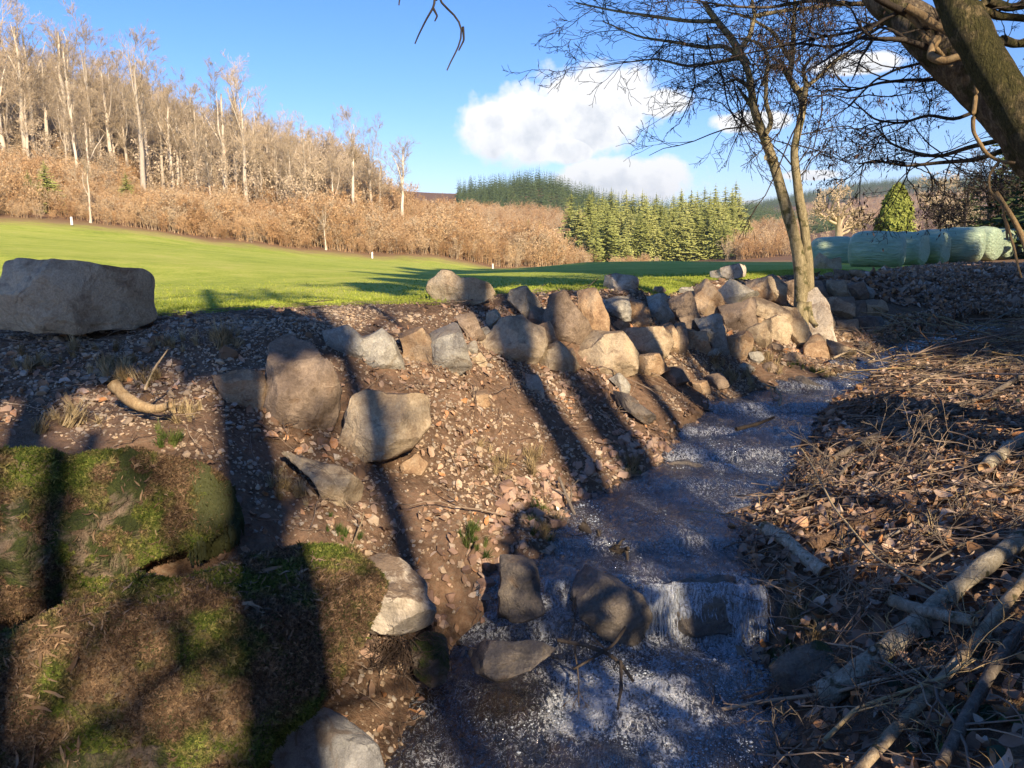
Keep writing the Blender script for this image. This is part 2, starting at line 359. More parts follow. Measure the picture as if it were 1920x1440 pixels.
M['brown'] = m_rock('brown stone', BROWN, .9, .15); M['wet'] = m_rock('wet dark stone', DARK, 1.2, 0, wet=.8, stain=(.10, .06, .03)); M['dark'] = m_rock('dark stone', DARK, 1.1, .05, wet=.3)
M['pale'] = m_rock('pale stone', [(.27, .22, .17), (.45, .39, .31), (.58, .52, .43)], 1.0, .55, stain=(.16, .10, .07))
M['granite'] = m_rock('speckled grey granite', [(.17, .17, .17), (.26, .26, .26), (.35, .35, .34)], 2.0, 0.05, bmp=.6)
M['moss'] = m_rock('mossy boulder', [(0.075, 0.054, 0.039), (0.165, 0.120, 0.083), (0.285, 0.217, 0.150)], 1.4, .15, moss=.62, bmp=1.6); M['mossdark'] = m_rock('dark mossy stone', DARK, 1.0, 0, moss=.35, wet=.25)

def m_ground():
    m, t, b = mat_('soil and turf')
    g = geo(t); v = g.outputs['Position']
    def at(n): return t.new('ShaderNodeAttribute', attribute_name=n).outputs['Fac']
    n1 = t.noise(v, 1.3, 5, .6); n2 = t.noise(v, 16, 5, .7); n3 = t.noise(v, 90, 3, .7)
    soil = t.ramp(t.math('ADD', t.math('MULTIPLY', n1, .4), t.math('MULTIPLY', n2, .6)), [(.3, (0.061, 0.038, 0.024)), (.45, (0.135, 0.085, 0.054)), (.58, (0.230, 0.146, 0.095)), (.72, (0.297, 0.203, 0.135))])
    stones = t.new('ShaderNodeTexVoronoi', feature='F1', inp={'Scale': 22, 'Randomness': 1}); t.l.new(v, stones.inputs['Vector'])
    sc = t.ramp(stones.outputs['Color'], [(.2, (.16, .10, .07)), (.5, (.27, .2, .14)), (.8, (.33, .3, .26))])
    grav = t.mix(t.mapr(t.noise(v, 34, 5, .75), .5, .62), soil, (.20, .145, .10))
    lit = t.ramp(n3, [(.3, (0.068, 0.045, 0.030)), (.5, (0.162, 0.105, 0.065)), (.7, (0.284, 0.203, 0.128))]); lit = t.mix(.5, lit, soil)
    c = t.mix(at('gravel'), soil, grav); c = t.mix(at('litter'), c, lit)
    # meadow grass
    na = t.noise(v, .11, 6, .68, .6); nb = t.noise(v, 1.3, 5, .7); nc = t.noise(v, 14, 3, .7)
    gr = t.ramp(t.math('ADD', t.math('MULTIPLY', na, .35), t.math('ADD', t.math('MULTIPLY', nb, .3), t.math('MULTIPLY', nc, .35))), [(.36, (.17, .23, .03)), (.46, (.30, .37, .05)), (.53, (.42, .46, .08)), (.60, (.50, .48, .13)), (.68, (.50, .40, .18))])
    ge = at('grass'); ge = t.mapr(t.math('ADD', ge, t.math('MULTIPLY', t.math('SUBTRACT', nb, .5), .8)), .4, .6)
    c = t.mix(ge, c, gr); dry = t.mix(nc, (.22, .15, .065), (.40, .28, .14)); dr = at('dry')
    dr = t.mapr(t.math('ADD', dr, t.math('MULTIPLY', t.math('SUBTRACT', t.noise(v, .35, 5, .6), .5), .9)), .25, .8)
    c = t.mix(dr, c, dry); fo = t.mix(nb, (.13, .075, .045), (.24, .15, .09)); c = t.mix(at('forest'), c, fo)
    setc(t, b, 'Base Color', c); setc(t, b, 'Roughness', .95); b.inputs['Specular IOR Level'].default_value = .15
    hb = t.math('ADD', t.math('MULTIPLY', n2, .5), t.math('MULTIPLY', n3, .2)); bump(t, b, hb, .05)
    return m
M['ground'] = m_ground()

# ------------------------------------------------------------------ ground sheets
def axis(segs):
    out = [segs[0][0]]
    for a, b_, s0, s1 in segs:
        x = a
        while x < b_-1e-6:
            f = (x-a)/(b_-a); x = min(b_, x+s0+(s1-s0)*f); out.append(x)
    return np.array(out)
xs = np.concatenate([-axis([(4, 9, .09, .3), (9, 60, .5, 4), (60, 2600, 8, 220)])[::-1], axis([(-4, 6.5, .055, .055)])[1:-1], axis([(6.5, 14, .06, .25), (14, 60, .4, 2.5), (60, 3400, 7, 220)])])
ys = axis([(-8, 1.5, 1, .2), (1.5, 9, .045, .05), (9, 16, .055, .16), (16, 60, .25, 1.5), (60, 300, 2, 7), (300, 3400, 10, 120)])
X, Y = np.meshgrid(xs, ys); nx, ny = len(xs), len(ys)
gx, gy = X.ravel(), Y.ravel(); gz = H(gx, gy)
ii = (np.arange(ny-1)[:, None]*nx+np.arange(nx-1)[None]).ravel()
GF = np.stack([ii, ii+1, ii+nx+1, ii+nx], -1)
fx, fy = gx[GF].mean(1), gy[GF].mean(1)
def edge_y(x):   # where the forest begins
    return np.interp(x, [-400, -80, -73, -62, -49, -39, -27, -3.5, 5, 30, 80, 400], [80, 100, 112, 118, 128, 140, 152, 170, 185, 230, 160, 60])
crest = cy_(fx)
def smooth(a, b_, v): return np.clip((v-a)/(b_-a), 0, 1)
def sub_sheet(name, sel, mat=M['ground']):
    f = GF[sel]; u, inv = np.unique(f, return_inverse=True)
    me = mesh(name, np.c_[gx, gy, gz][u], inv.reshape(f.shape)); x, y = gx[u], gy[u]
    cy = cy_(x)
    attr(me, 'grass', smooth(0.05, .45, y-cy)*(x < 60)); left = x < (lx(y)+rx_(y))/2
    attr(me, 'gravel', (left & (y < cy+.2))*1.0*(x < 5)); attr(me, 'litter', ((x > rx_(y)-.1) | ((x > 4.6) & (y < cy)))*1.0)
    e = edge_y(x)-y; attr(me, 'dry', np.clip(1-e/26, 0, 1)*(y < 300)*.75); attr(me, 'forest', smooth(-4, 2, -e)*(y > 40))
    o = link(name, me, mat); tag(o, kind='structure'); return o
mid = (lx(fy)+rx_(fy))/2
is_me = fy > crest; fy_e = edge_y(fx)
sub_sheet('meadow', is_me & (fy < fy_e) & (fy < 330))
sub_sheet('hills', (fy >= fy_e) | (fy >= 330))
strm = (fx > lx(fy)) & (fx < rx_(fy)) & (fy < 14)
sub_sheet('gravel_bank', ~is_me & ~strm & (fx < mid) & (fy < fy_e)); sub_sheet('leafy_bank', ~is_me & ~strm & (fx >= mid) & (fy < fy_e) & (fy < 330))
sub_sheet('stream_bed', ~is_me & strm)

# ------------------------------------------------------------------ water
def m_water():
    m, t, b = mat_('stream water')
    g = geo(t); v = g.outputs['Position']
    mp = t.new('ShaderNodeMapping'); t.l.new(v, mp.inputs[0]); mp.inputs['Rotation'].default_value = (0, 0, .45); mp.inputs['Scale'].default_value = (1, .55, 1); q = mp.outputs[0]
    foam_glint = t.new('ShaderNodeAttribute', attribute_name='foam').outputs['Fac']
    n1 = t.noise(q, 7, 5, .6, 1.2); n2 = t.noise(q, 22, 3, .55, 1.6); n3 = t.noise(q, 62, 3, .6, 1.2); n4 = t.noise(v, 150, 3, .8, .2)
    def rdg(sc, ds):
        x = t.math('ABSOLUTE', t.math('SUBTRACT', t.noise(q, sc, 3, .55, ds), .5)); return t.mapr(x, 0, .13, 1, 0)
    r1, r2 = rdg(13, 2.2), rdg(34, 1.6)
    f = t.mapr(t.math('ADD', t.math('MULTIPLY', foam_glint, .62), t.math('ADD', t.math('MULTIPLY', r1, .30), t.math('ADD', t.math('MULTIPLY', r2, .30), t.math('MULTIPLY', n4, .30)))), .72, 1.04); f = t.math('MULTIPLY', f, t.mapr(foam_glint, 0, .8, .6, 1))  # foam at the falls; elsewhere ripple veins whitened in place of sky highlights
    base = t.mix(t.mapr(n1, .4, .7), (.010, .011, .012), (.040, .028, .018))
    setc(t, b, 'Base Color', t.mix(f, base, (.62, .67, .74))); setc(t, b, 'Roughness', t.mapr(f, 0, 1, .03, .45)); b.inputs['IOR'].default_value = 2.5
    b.inputs['Specular IOR Level'].default_value = .6
    h = t.math('ADD', t.math('MULTIPLY', n1, .55), t.math('ADD', t.math('MULTIPLY', n2, .42), t.math('MULTIPLY', n3, .17)))
    h = t.math('ADD', h, t.math('MULTIPLY', f, t.math('MULTIPLY', n4, .15)))
    bump(t, b, h, .08)
    return m
M['water'] = m_water()
wx, wy = np.meshgrid(np.arange(-1.6, 10, .022), np.concatenate([np.arange(.5, 7, .02), np.arange(7, 14, .035)]))
sh = wx.shape; qx, qy = wx.ravel(), wy.ravel()
lv = wlev(qx, qy); q2 = np.c_[qx*1.0+qy*.3, qy*.7]
turb = np.exp(-((qy-3.9-.05*qx)/.62)**2)*smooth(.1, .6, qx+.3) + .4*np.exp(-((qy-6.7)/.25)**2)+.3*np.exp(-((qy-7.8)/.3)**2)
mound = sum(a*np.exp(-(((qx-c)/r1)**2+((qy-d)/r2)**2)) for c, d, r1, r2, a in [(1.18, 4.1, .22, .16, .10), (.75, 3.95, .2, .18, .05), (.35, 3.5, .2, .2, .04), (.05, 3.25, .16, .2, .05), (.9, 3.4, .3, .25, .04), (1.9, 6.0, .25, .2, .04), (1.2, 5.4, .3, .2, .03), (2.6, 7.3, .2, .15, .05)])
wz = lv+mound+.016*fbm(q2*3.2, 3, 31)*(1+1.2*turb)+.010*fbm(q2*9, 3, 33)*(1+1.6*turb)+.006*fbm(q2*26, 2, 35)
foam_glint = np.clip(.50*turb+.30, 0, 1)*(.8+.6*fbm(np.c_[qx*2.6, qy*3.6], 4, 40))+.12*fbm(q2*2.5, 4, 41)
slope = np.abs(np.gradient(lv.reshape(sh), axis=0)).ravel()
foam_glint = np.clip(foam_glint+np.clip(slope*12, 0, .45), 0, 1)
foam_glint[(qy > 4.75)] *= .95
wf = (np.arange(sh[0]-1)[:, None]*sh[1]+np.arange(sh[1]-1)[None]).ravel(); WF = np.stack([wf, wf+1, wf+sh[1]+1, wf+sh[1]], -1)
cxw, cyw = qx[WF].mean(1), qy[WF].mean(1); sel = (cxw > lx(cyw)-.32) & (cxw < rx_(cyw)+.3)
u, inv = np.unique(WF[sel], return_inverse=True)
me = mesh('stream_water', np.c_[qx, qy, wz][u], inv.reshape(-1, 4)); attr(me, 'foam', foam_glint[u])
tag(link('stream_water', me, M['water']), kind='structure')

# falls: strands of water between the lip stones, and froth below them
M['froth'] = mat_('white water')[0]; _m, _t, _b = mat_('white water strands'); setc(_t, _b, 'Base Color', (.55, .62, .70)); _b.inputs['Roughness'].default_value = .18; _b.inputs['Alpha'].default_value = .6; M['froth'] = _m
_m, _t, _b = mat_('falling water'); _g = geo(_t); _mp = _t.new('ShaderNodeMapping'); _t.l.new(_g.outputs['Position'], _mp.inputs[0]); _mp.inputs['Scale'].default_value = (1, 1, .16); _n = _t.noise(_mp.outputs[0], 70, 4, .7, .4); _n2 = _t.noise(_g.outputs['Position'], 120, 3, .7)
setc(_t, _b, 'Base Color', (.60, .66, .74)); _b.inputs['Roughness'].default_value = .12; setc(_t, _b, 'Alpha', _t.mapr(_t.math('ADD', _t.math('MULTIPLY', _n, .7), _t.math('MULTIPLY', _n2, .3)), .44, .58, .22, .85)); bump(_t, _b, _n, .02); M['fall'] = _m
Rf = np.random.default_rng(55)
def fall(x0, x1, y_, z0, z1, n, label, out=.16):
    A = Acc()
    for k in range(n):
        x = Rf.uniform(x0, x1); f = np.linspace(0, 1, 9); o = out*Rf.uniform(.6, 1.2); p = np.c_[x+(f*.03*Rf.normal())+.006*Rf.normal(size=9), y_+.10-f*o-.10*np.clip(.5-f, 0, 1)*0, z0-.02+.03*np.sin(np.clip(f*2, 0, 1)*3.14)-(z0-z1)*np.clip(f-.12*Rf.uniform(), 0, 1)**1.5]
        A.tube(p, np.linspace(.0015, .0035, 9)*Rf.uniform(.3, 1.4), 4)
    nu, nf = int((x1-x0)/.008)+2, 26; U, Fv = np.meshgrid(np.linspace(x0, x1, nu), np.linspace(0, 1, nf)); u_, f_ = U.ravel(), Fv.ravel()
    o = out*.9+.035*fbm(np.c_[u_*28, f_*2.5], 3, 61)+.015*fbm(np.c_[u_*70, f_*7], 2, 62); ex_ = (u_-(x0+x1)/2)*(.12*f_)+.01*fbm(np.c_[u_*9, f_*4], 2, 63)
    V = np.c_[u_+ex_, y_+.12-np.sqrt(f_+.02)*o, z0-.005-(z0-z1+.02)*f_**1.6+.01*fbm(np.c_[u_*30, f_*5], 2, 64)]; k_ = (np.arange(nf-1)[:, None]*nu+np.arange(nu-1)[None]).ravel(); A.add(V, np.stack([k_, k_+1, k_+nu+1, k_+nu], -1))
    b0 = np.array([(x0+x1)/2, y_, z1]); me = A.mesh('waterfall'); me.transform(__import__('mathutils').Matrix.Translation(-Vector(b0))); tag(link('waterfall', me, M['fall'], loc=b0), label, 'waterfall')
fall(.84, 1.02, 4.52, .345, .06, 40, 'white water falling through the gap between the two wet boulders')
fall(1.40, 1.60, 4.50, .35, .06, 30, 'thin fall of water at the right end of the lip beside the leafy bank')
fall(.20, .36, 4.62, .34, .06, 22, 'small bright trickle between the upright dark stone and the pointed boulder')
fall(1.02, 1.40, 4.50, .36, .16, 16, 'thin veil of water sliding over the wide wet boulder', .10)
nb_ = 90000; bx, by = Rf.uniform(-.6, 4.5, nb_), Rf.uniform(2.9, 9.2, nb_)
tb = np.exp(-((by-4.05)/.42)**2)*smooth(.0, .6, bx)*.9+.55*np.exp(-((by-3.7)/.5)**2)*np.exp(-((bx-.9)/.6)**2)+.4*np.exp(-((by-6.72-.05*(bx-.8))/.13)**2)+.35*np.exp(-((by-7.82-.05*(bx-.8))/.15)**2)+.3*np.exp(-((by-5.0)/.1)**2)+.3*np.exp(-((by-8.65)/.15)**2)+.06
kp = (bx > lx(by)+.05) & (bx < rx_(by)-.02) & (fbm(np.c_[bx*3.4, by*4.4], 4, 44)*.6+tb > .52+Rf.uniform(-.2, .25, nb_)); bx, by = bx[kp], by[kp]
from_grid = lambda x, y: wlev(x, y)+sum(a*np.exp(-(((x-c)/r1)**2+((y-d)/r2)**2)) for c, d, r1, r2, a in [(1.18, 4.1, .22, .16, .10), (.75, 3.95, .2, .18, .05), (.35, 3.5, .2, .2, .04), (.05, 3.25, .16, .2, .05), (.9, 3.4, .3, .25, .04), (1.9, 6.0, .25, .2, .04), (1.2, 5.4, .3, .2, .03), (2.6, 7.3, .2, .15, .05)])
def ball(seed):
    import bmesh
    bm_ = bmesh.new(); bmesh.ops.create_icosphere(bm_, subdivisions=1, radius=.5); me = bpy.data.meshes.new('bubble'); bm_.to_mesh(me); bm_.free(); me.polygons.foreach_set('use_smooth', [True]*len(me.polygons)); return me
def late_froth():
    n_ = len(bx); s_ = .0048*np.exp(Rf.normal(size=n_)*.5); q2_ = np.c_[bx+by*.3, by*.7]; zz = from_grid(bx, by)+.016*fbm(q2_*3.2, 3, 31)*1.6+.004
    tag(scatter('froth', np.c_[bx, by, zz], np.zeros((n_, 3)), np.c_[s_*1.3, s_*1.3, s_*.8], np.zeros(n_, int), [ball(0)], M['froth']), 'specks of white froth on the stream below the little falls', 'froth')
late_froth()

# ------------------------------------------------------------------ rocks from silhouettes
def resample(poly, m, jit=0.0):
    p = np.asarray(poly, float); p = np.vstack([p, p[:1]]); L = np.r_[0, np.cumsum(np.linalg.norm(np.diff(p, axis=0), axis=1))]
    s = np.linspace(0, L[-1], m, endpoint=False); q = np.c_[np.interp(s, L, p[:, 0]), np.interp(s, L, p[:, 1])]
    for _ in range(m//60): q = .25*np.roll(q, 1, 0)+.5*q+.25*np.roll(q, -1, 0)
    return q
ROCKS = []
def rock(poly, Y, label, mat='tan', thick=None, name='boulder', cat='boulder', group=None, box=3.2, cuts=10, amp=1.0, res=None, seed=None, strata=0.0, cut=(.56, .86)):
    seed = len(ROCKS)+1 if seed is None else seed; r = np.random.default_rng(seed)
    pl = np.asarray(poly, float); c = pl.mean(0); w_, h_ = np.ptp(pl[:, 0]), np.ptp(pl[:, 1]); size = max(w_, h_)*Y/FPX
    m = res or int(np.clip(size*FPX/Y/2.6, 28, 130)); n = max(14, int(m*.5))
    q = resample(pl, m)
    O = np.array([0, 0, CZ]); C = P(c[0], c[1], Y); vd = (C-O)/np.linalg.norm(C-O)
    # outline on the plane through C perpendicular to the line of sight
    out = []
    for a, b_ in q:
        d = P(a, b_, 1.0)-O; k = np.dot(C-O, vd)/np.dot(d, vd); out.append(O+d*k)
    out = np.array(out); C = out.mean(0)
    th = thick or .75*min(w_, h_)*Y/FPX
    V = []
    ts = np.sin(np.linspace(-1, 1, n)*math.pi/2)*.9995
    for t_ in ts:
        s = (1-abs(t_)**box)**(1/box); V.append(C+(out-C)*s+vd*t_*th*.5*np.array([1, 1, 1]))
    V = np.concatenate(V)
    i = np.arange(n-1)[:, None]*m; j = np.arange(m)[None]; F = np.stack([i+j, i+(j+1) % m, i+m+(j+1) % m, i+m+j], -1).reshape(-1, 4)
    k = len(V); V = np.vstack([V, V[:m].mean(0), V[-m:].mean(0)]); jj = np.arange(m)
    F3 = np.vstack([np.stack([np.full(m, k), (jj+1) % m, jj], -1), np.stack([np.full(m, k+1), (n-1)*m+jj, (n-1)*m+(jj+1) % m], -1)])
    for _ in range(cuts):
        nr = r.normal(size=3); nr -= vd*nr.dot(vd)*.2; nr /= np.linalg.norm(nr)
        f = -vd*r.uniform(.5, 1.1)+nr*r.uniform(.25, 1.0); f /= np.linalg.norm(f)
        D = (V-C)@f; hmax = D.max(); d = hmax*r.uniform(*cut)
        ex = np.maximum(0, D-d); V = V-f*(ex*.985)[:, None]
    # flat-ish top
    up = np.array([r.normal()*.12, -.25, 1.]); up /= np.linalg.norm(up)
    N = (V-C)/(np.linalg.norm(V-C, axis=1)[:, None]+1e-9); ql = V*(1.1/size)+seed*7.7
    lat = V-C; lat = lat-vd*(lat@vd)[:, None]
    rd = 1-np.abs(fbm(ql*1.7, 3, seed)); 
    dis = size*amp*(.030*fbm(ql*2.2, 4, seed+50)+.030*(rd-.7)+.008*fbm(ql*11, 3, seed+90))
    lf = fbm(ql*1.25+seed, 3, seed+70)*4.2; fl = np.floor(lf); fr = np.clip((lf-fl-.5)/.22+.5, 0, 1); tt = fl+fr; dis = dis+min(size, .6)*amp*.02*np.clip(tt-np.median(tt), -2, 2)
    if strata: dis += size*strata*.03*np.sin((V@np.array([.2, .1, 1.]))*38/size*.5+3*fbm(ql*1.3, 2, seed+8))
    V = V+N*dis[:, None]
    base = np.array([C[0], C[1], V[:, 2].min()])
    me = mesh(name, V-base, [F3, F]); me.set_sharp_from_angle(angle=math.radians(20)); o = link(name, me, M[mat] if isinstance(mat, str) else mat, loc=base)
    tag(o, label, cat, group); ROCKS.append((c[0], c[1], Y, size)); return o
# depth of the wall face, from stations along it
DQ = np.array([(640, 600, 7.0), (640, 720, 6.0), (750, 610, 7.3), (750, 700, 6.4), (850, 560, 8.4), (850, 620, 7.6), (870, 700, 6.6), (960, 540, 9.0), (960, 600, 8.3), (960, 680, 7.5), (1060, 560, 9.1), (1060, 640, 8.5), (1100, 700, 7.9), (1180, 560, 9.5),
    (1180, 640, 8.9), (1180, 700, 8.4), (1180, 770, 7.4), (1280, 560, 10.2), (1280, 620, 9.7), (1280, 700, 8.8), (1380, 545, 11.2), (1380, 600, 10.6), (1380, 660, 9.8), (1480, 530, 12.2), (1480, 600, 11.2), (1480, 650, 10.5), (1480, 720, 9.1),
    (1580, 520, 13.2), (1580, 600, 12.2), (1570, 660, 10.9), (1660, 560, 13.2), (1650, 620, 12), (1650, 670, 10.4), (1000, 710, 7.2), (900, 740, 6.5), (1500, 757, 8.3), (1280, 880, 6.6)], float)
_df = rbf(DQ[:, :2]/100, DQ[:, 2], .05)
def wall_depth(px, py): return float(_df(np.array([[px/100, py/100]]))[0])

moss_g = None
rock([(-220, 900), (0, 862), (120, 838), (260, 828), (390, 858), (432, 898), (462, 955), (440, 1008), (350, 1056), (230, 1085), (100, 1138), (0, 1165), (-220, 1240)], 3.75,
     'huge moss covered boulder on the left edge, the upper one above the dark gap', 'moss', thick=1.1, name='mossy_boulder', box=4.2, cuts=9, res=200, amp=1.5, cut=(.74, .92), seed=11)
rock([(-260, 1290), (0, 1196), (130, 1136), (250, 1096), (330, 1092), (450, 1058), (560, 1022), (640, 1035), (697, 1075), (690, 1112), (658, 1172), (642, 1232), (600, 1300), (522, 1372), (465, 1440), (420, 1530), (-260, 1700)], 3.05,
     'huge moss covered boulder in the bottom left corner, below the dark gap', 'moss', thick=1.15, name='mossy_boulder', box=4, cuts=9, res=220, amp=1.5, cut=(.74, .92), seed=12)
rock([(-25, 618), (-5, 560), (10, 491), (40, 487), (150, 496), (268, 504), (287, 520), (290, 570), (297, 600), (250, 616), (150, 624), (20, 624)], 6.35, 'large rectangular stone block standing on the gravel at the left edge, meadow behind', 'tan', thick=.75, name='stone_block', cat='stone block', box=8, cuts=9, seed=3, amp=.8)
BIG = [
 ([(505, 640), (540, 622), (590, 640), (625, 690), (638, 730), (632, 790), (600, 835), (560, 838), (510, 812), (497, 770), (497, 700)], 5.45, 'brown', 'large dark brown standing boulder with a bowed face at the left end of the wall', .6, 5),
 ([(612, 625), (655, 612), (680, 635), (715, 617), (740, 640), (757, 700), (750, 716), (690, 722), (650, 712), (625, 680)], 6.35, 'grey', 'grey green boulder with two pointed humps, beside the dark brown standing boulder', .5, 5),
 ([(745, 625), (790, 612), (812, 640), (808, 690), (770, 715), (757, 690)], 6.7, 'orange', 'tan stone with a cracked face between two grey wall boulders', .5, 4),
 ([(812, 622), (850, 600), (878, 650), (882, 690), (840, 716), (806, 716), (800, 660)], 6.75, 'grey', 'grey brown boulder capped with gravel, right of the cracked tan stone', .5, 4),
 ([(660, 742), (690, 732), (795, 738), (806, 750), (804, 800), (780, 835), (720, 858), (650, 868), (622, 845), (640, 790)], 5.35, 'tan', 'big sunlit tan block with a black gap beneath its lower right edge', .45, 6),
 ([(395, 702), (440, 695), (495, 700), (495, 740), (488, 808), (455, 790), (420, 750)], 5.35, 'orange', 'flat faced brown stone in the shade under the gravel shoulder', .5, 3),
 ([(520, 845), (570, 852), (640, 875), (684, 910), (680, 940), (650, 978), (610, 955), (595, 905), (555, 875)], 4.75, 'tan', 'tilted tan slab sticking out of the gravel below the big sunlit block', .5, 5),
 ([(750, 872), (780, 850), (803, 868), (790, 897), (755, 892)], 5.35, 'orange', 'small rounded stone in the gravel under the lower right corner of the sunlit block', .2, 4),
 ([(688, 1045), (720, 1035), (760, 1050), (805, 1095), (800, 1115), (822, 1142), (815, 1165), (770, 1185), (735, 1197), (690, 1190), (682, 1130)], 4.0, 'pale', 'pale angular stone with a dusty brown crown beside the mossy boulder', .4, 8),
 ([(938, 1042), (975, 1037), (1003, 1044), (1017, 1120), (1018, 1147), (960, 1173), (932, 1152)], 4.35, 'dark', 'upright dark blocky stone with a flat top at the foot of the gravel slope', .36, 7),
 ([(1068, 1075), (1085, 1038), (1110, 1060), (1150, 1075), (1195, 1110), (1220, 1152), (1205, 1215), (1130, 1200), (1085, 1160), (1067, 1115)], 4.52, 'wet', 'wet pointed brown boulder left of the small waterfall', .42, 7),
 ([(1222, 1110), (1280, 1090), (1340, 1080), (1400, 1084), (1402, 1130), (1392, 1180), (1340, 1200), (1290, 1215), (1255, 1205), (1236, 1160)], 4.62, 'wet', 'wet dark boulder under the lip of the waterfall with water on both sides', .40, 5),
 ([(1402, 1092), (1440, 1090), (1470, 1120), (1474, 1170), (1430, 1190), (1398, 1165)], 4.6, 'wet', 'wet stone at the right end of the waterfall against the leafy bank', .3, 5),
 ([(493, 1440), (520, 1385), (560, 1345), (620, 1330), (660, 1350), (710, 1400), (722, 1500), (480, 1510)], 3.2, 'granite', 'rounded speckled grey granite boulder at the bottom edge of the picture', .5, 5),
 ([(770, 1200), (800, 1180), (835, 1190), (843, 1250), (835, 1282), (810, 1292), (775, 1262)], 3.95, 'mossdark', 'dark damp stone below the pale angular one', .3, 5),
 ([(876, 1222), (905, 1202), (1000, 1197), (1056, 1217), (1050, 1238), (1000, 1254), (940, 1277), (900, 1258)], 3.85, 'wet', 'flat wet stone with a sheet of water sliding over it', .5, 4),
 ([(1445, 1250), (1480, 1215), (1530, 1198), (1562, 1215), (1574, 1292), (1520, 1315), (1470, 1302)], 3.75, 'mossdark', 'dark stone with a green moss patch at the foot of the right bank', .35, 6),
 ([(798, 546), (802, 527), (825, 508), (845, 508), (864, 520), (887, 519), (917, 531), (930, 550), (906, 572), (868, 578), (817, 573)], 8.7, 'tan', 'long two humped boulder lying on top of the wall in front of the meadow', .5, 6),
 ([(948, 562), (954, 544), (987, 536), (1008, 560), (1023, 587), (1012, 602), (992, 606), (975, 585)], 8.6, 'tan', 'pointed wedge stone sticking out over the wall right of the two humped boulder', .5, 6),
 ([(1125, 550), (1137, 517), (1158, 515), (1196, 519), (1201, 529), (1194, 550), (1160, 553)], 9.9, 'pale', 'pale squarish stone standing alone on the bank crest in front of the dark green meadow', .35, 4),
 ([(1328, 508), (1355, 502), (1383, 496), (1394, 499), (1398, 518), (1360, 527), (1331, 521)], 12.1, 'pale', 'flat pale stone lying on the bank crest near the twin stemmed tree', .35, 6),
]
for pl, Yd, mt, lb, th, ct in BIG: rock(pl, Yd, lb, mt, thick=th, cuts=ct+6, box=4.2)
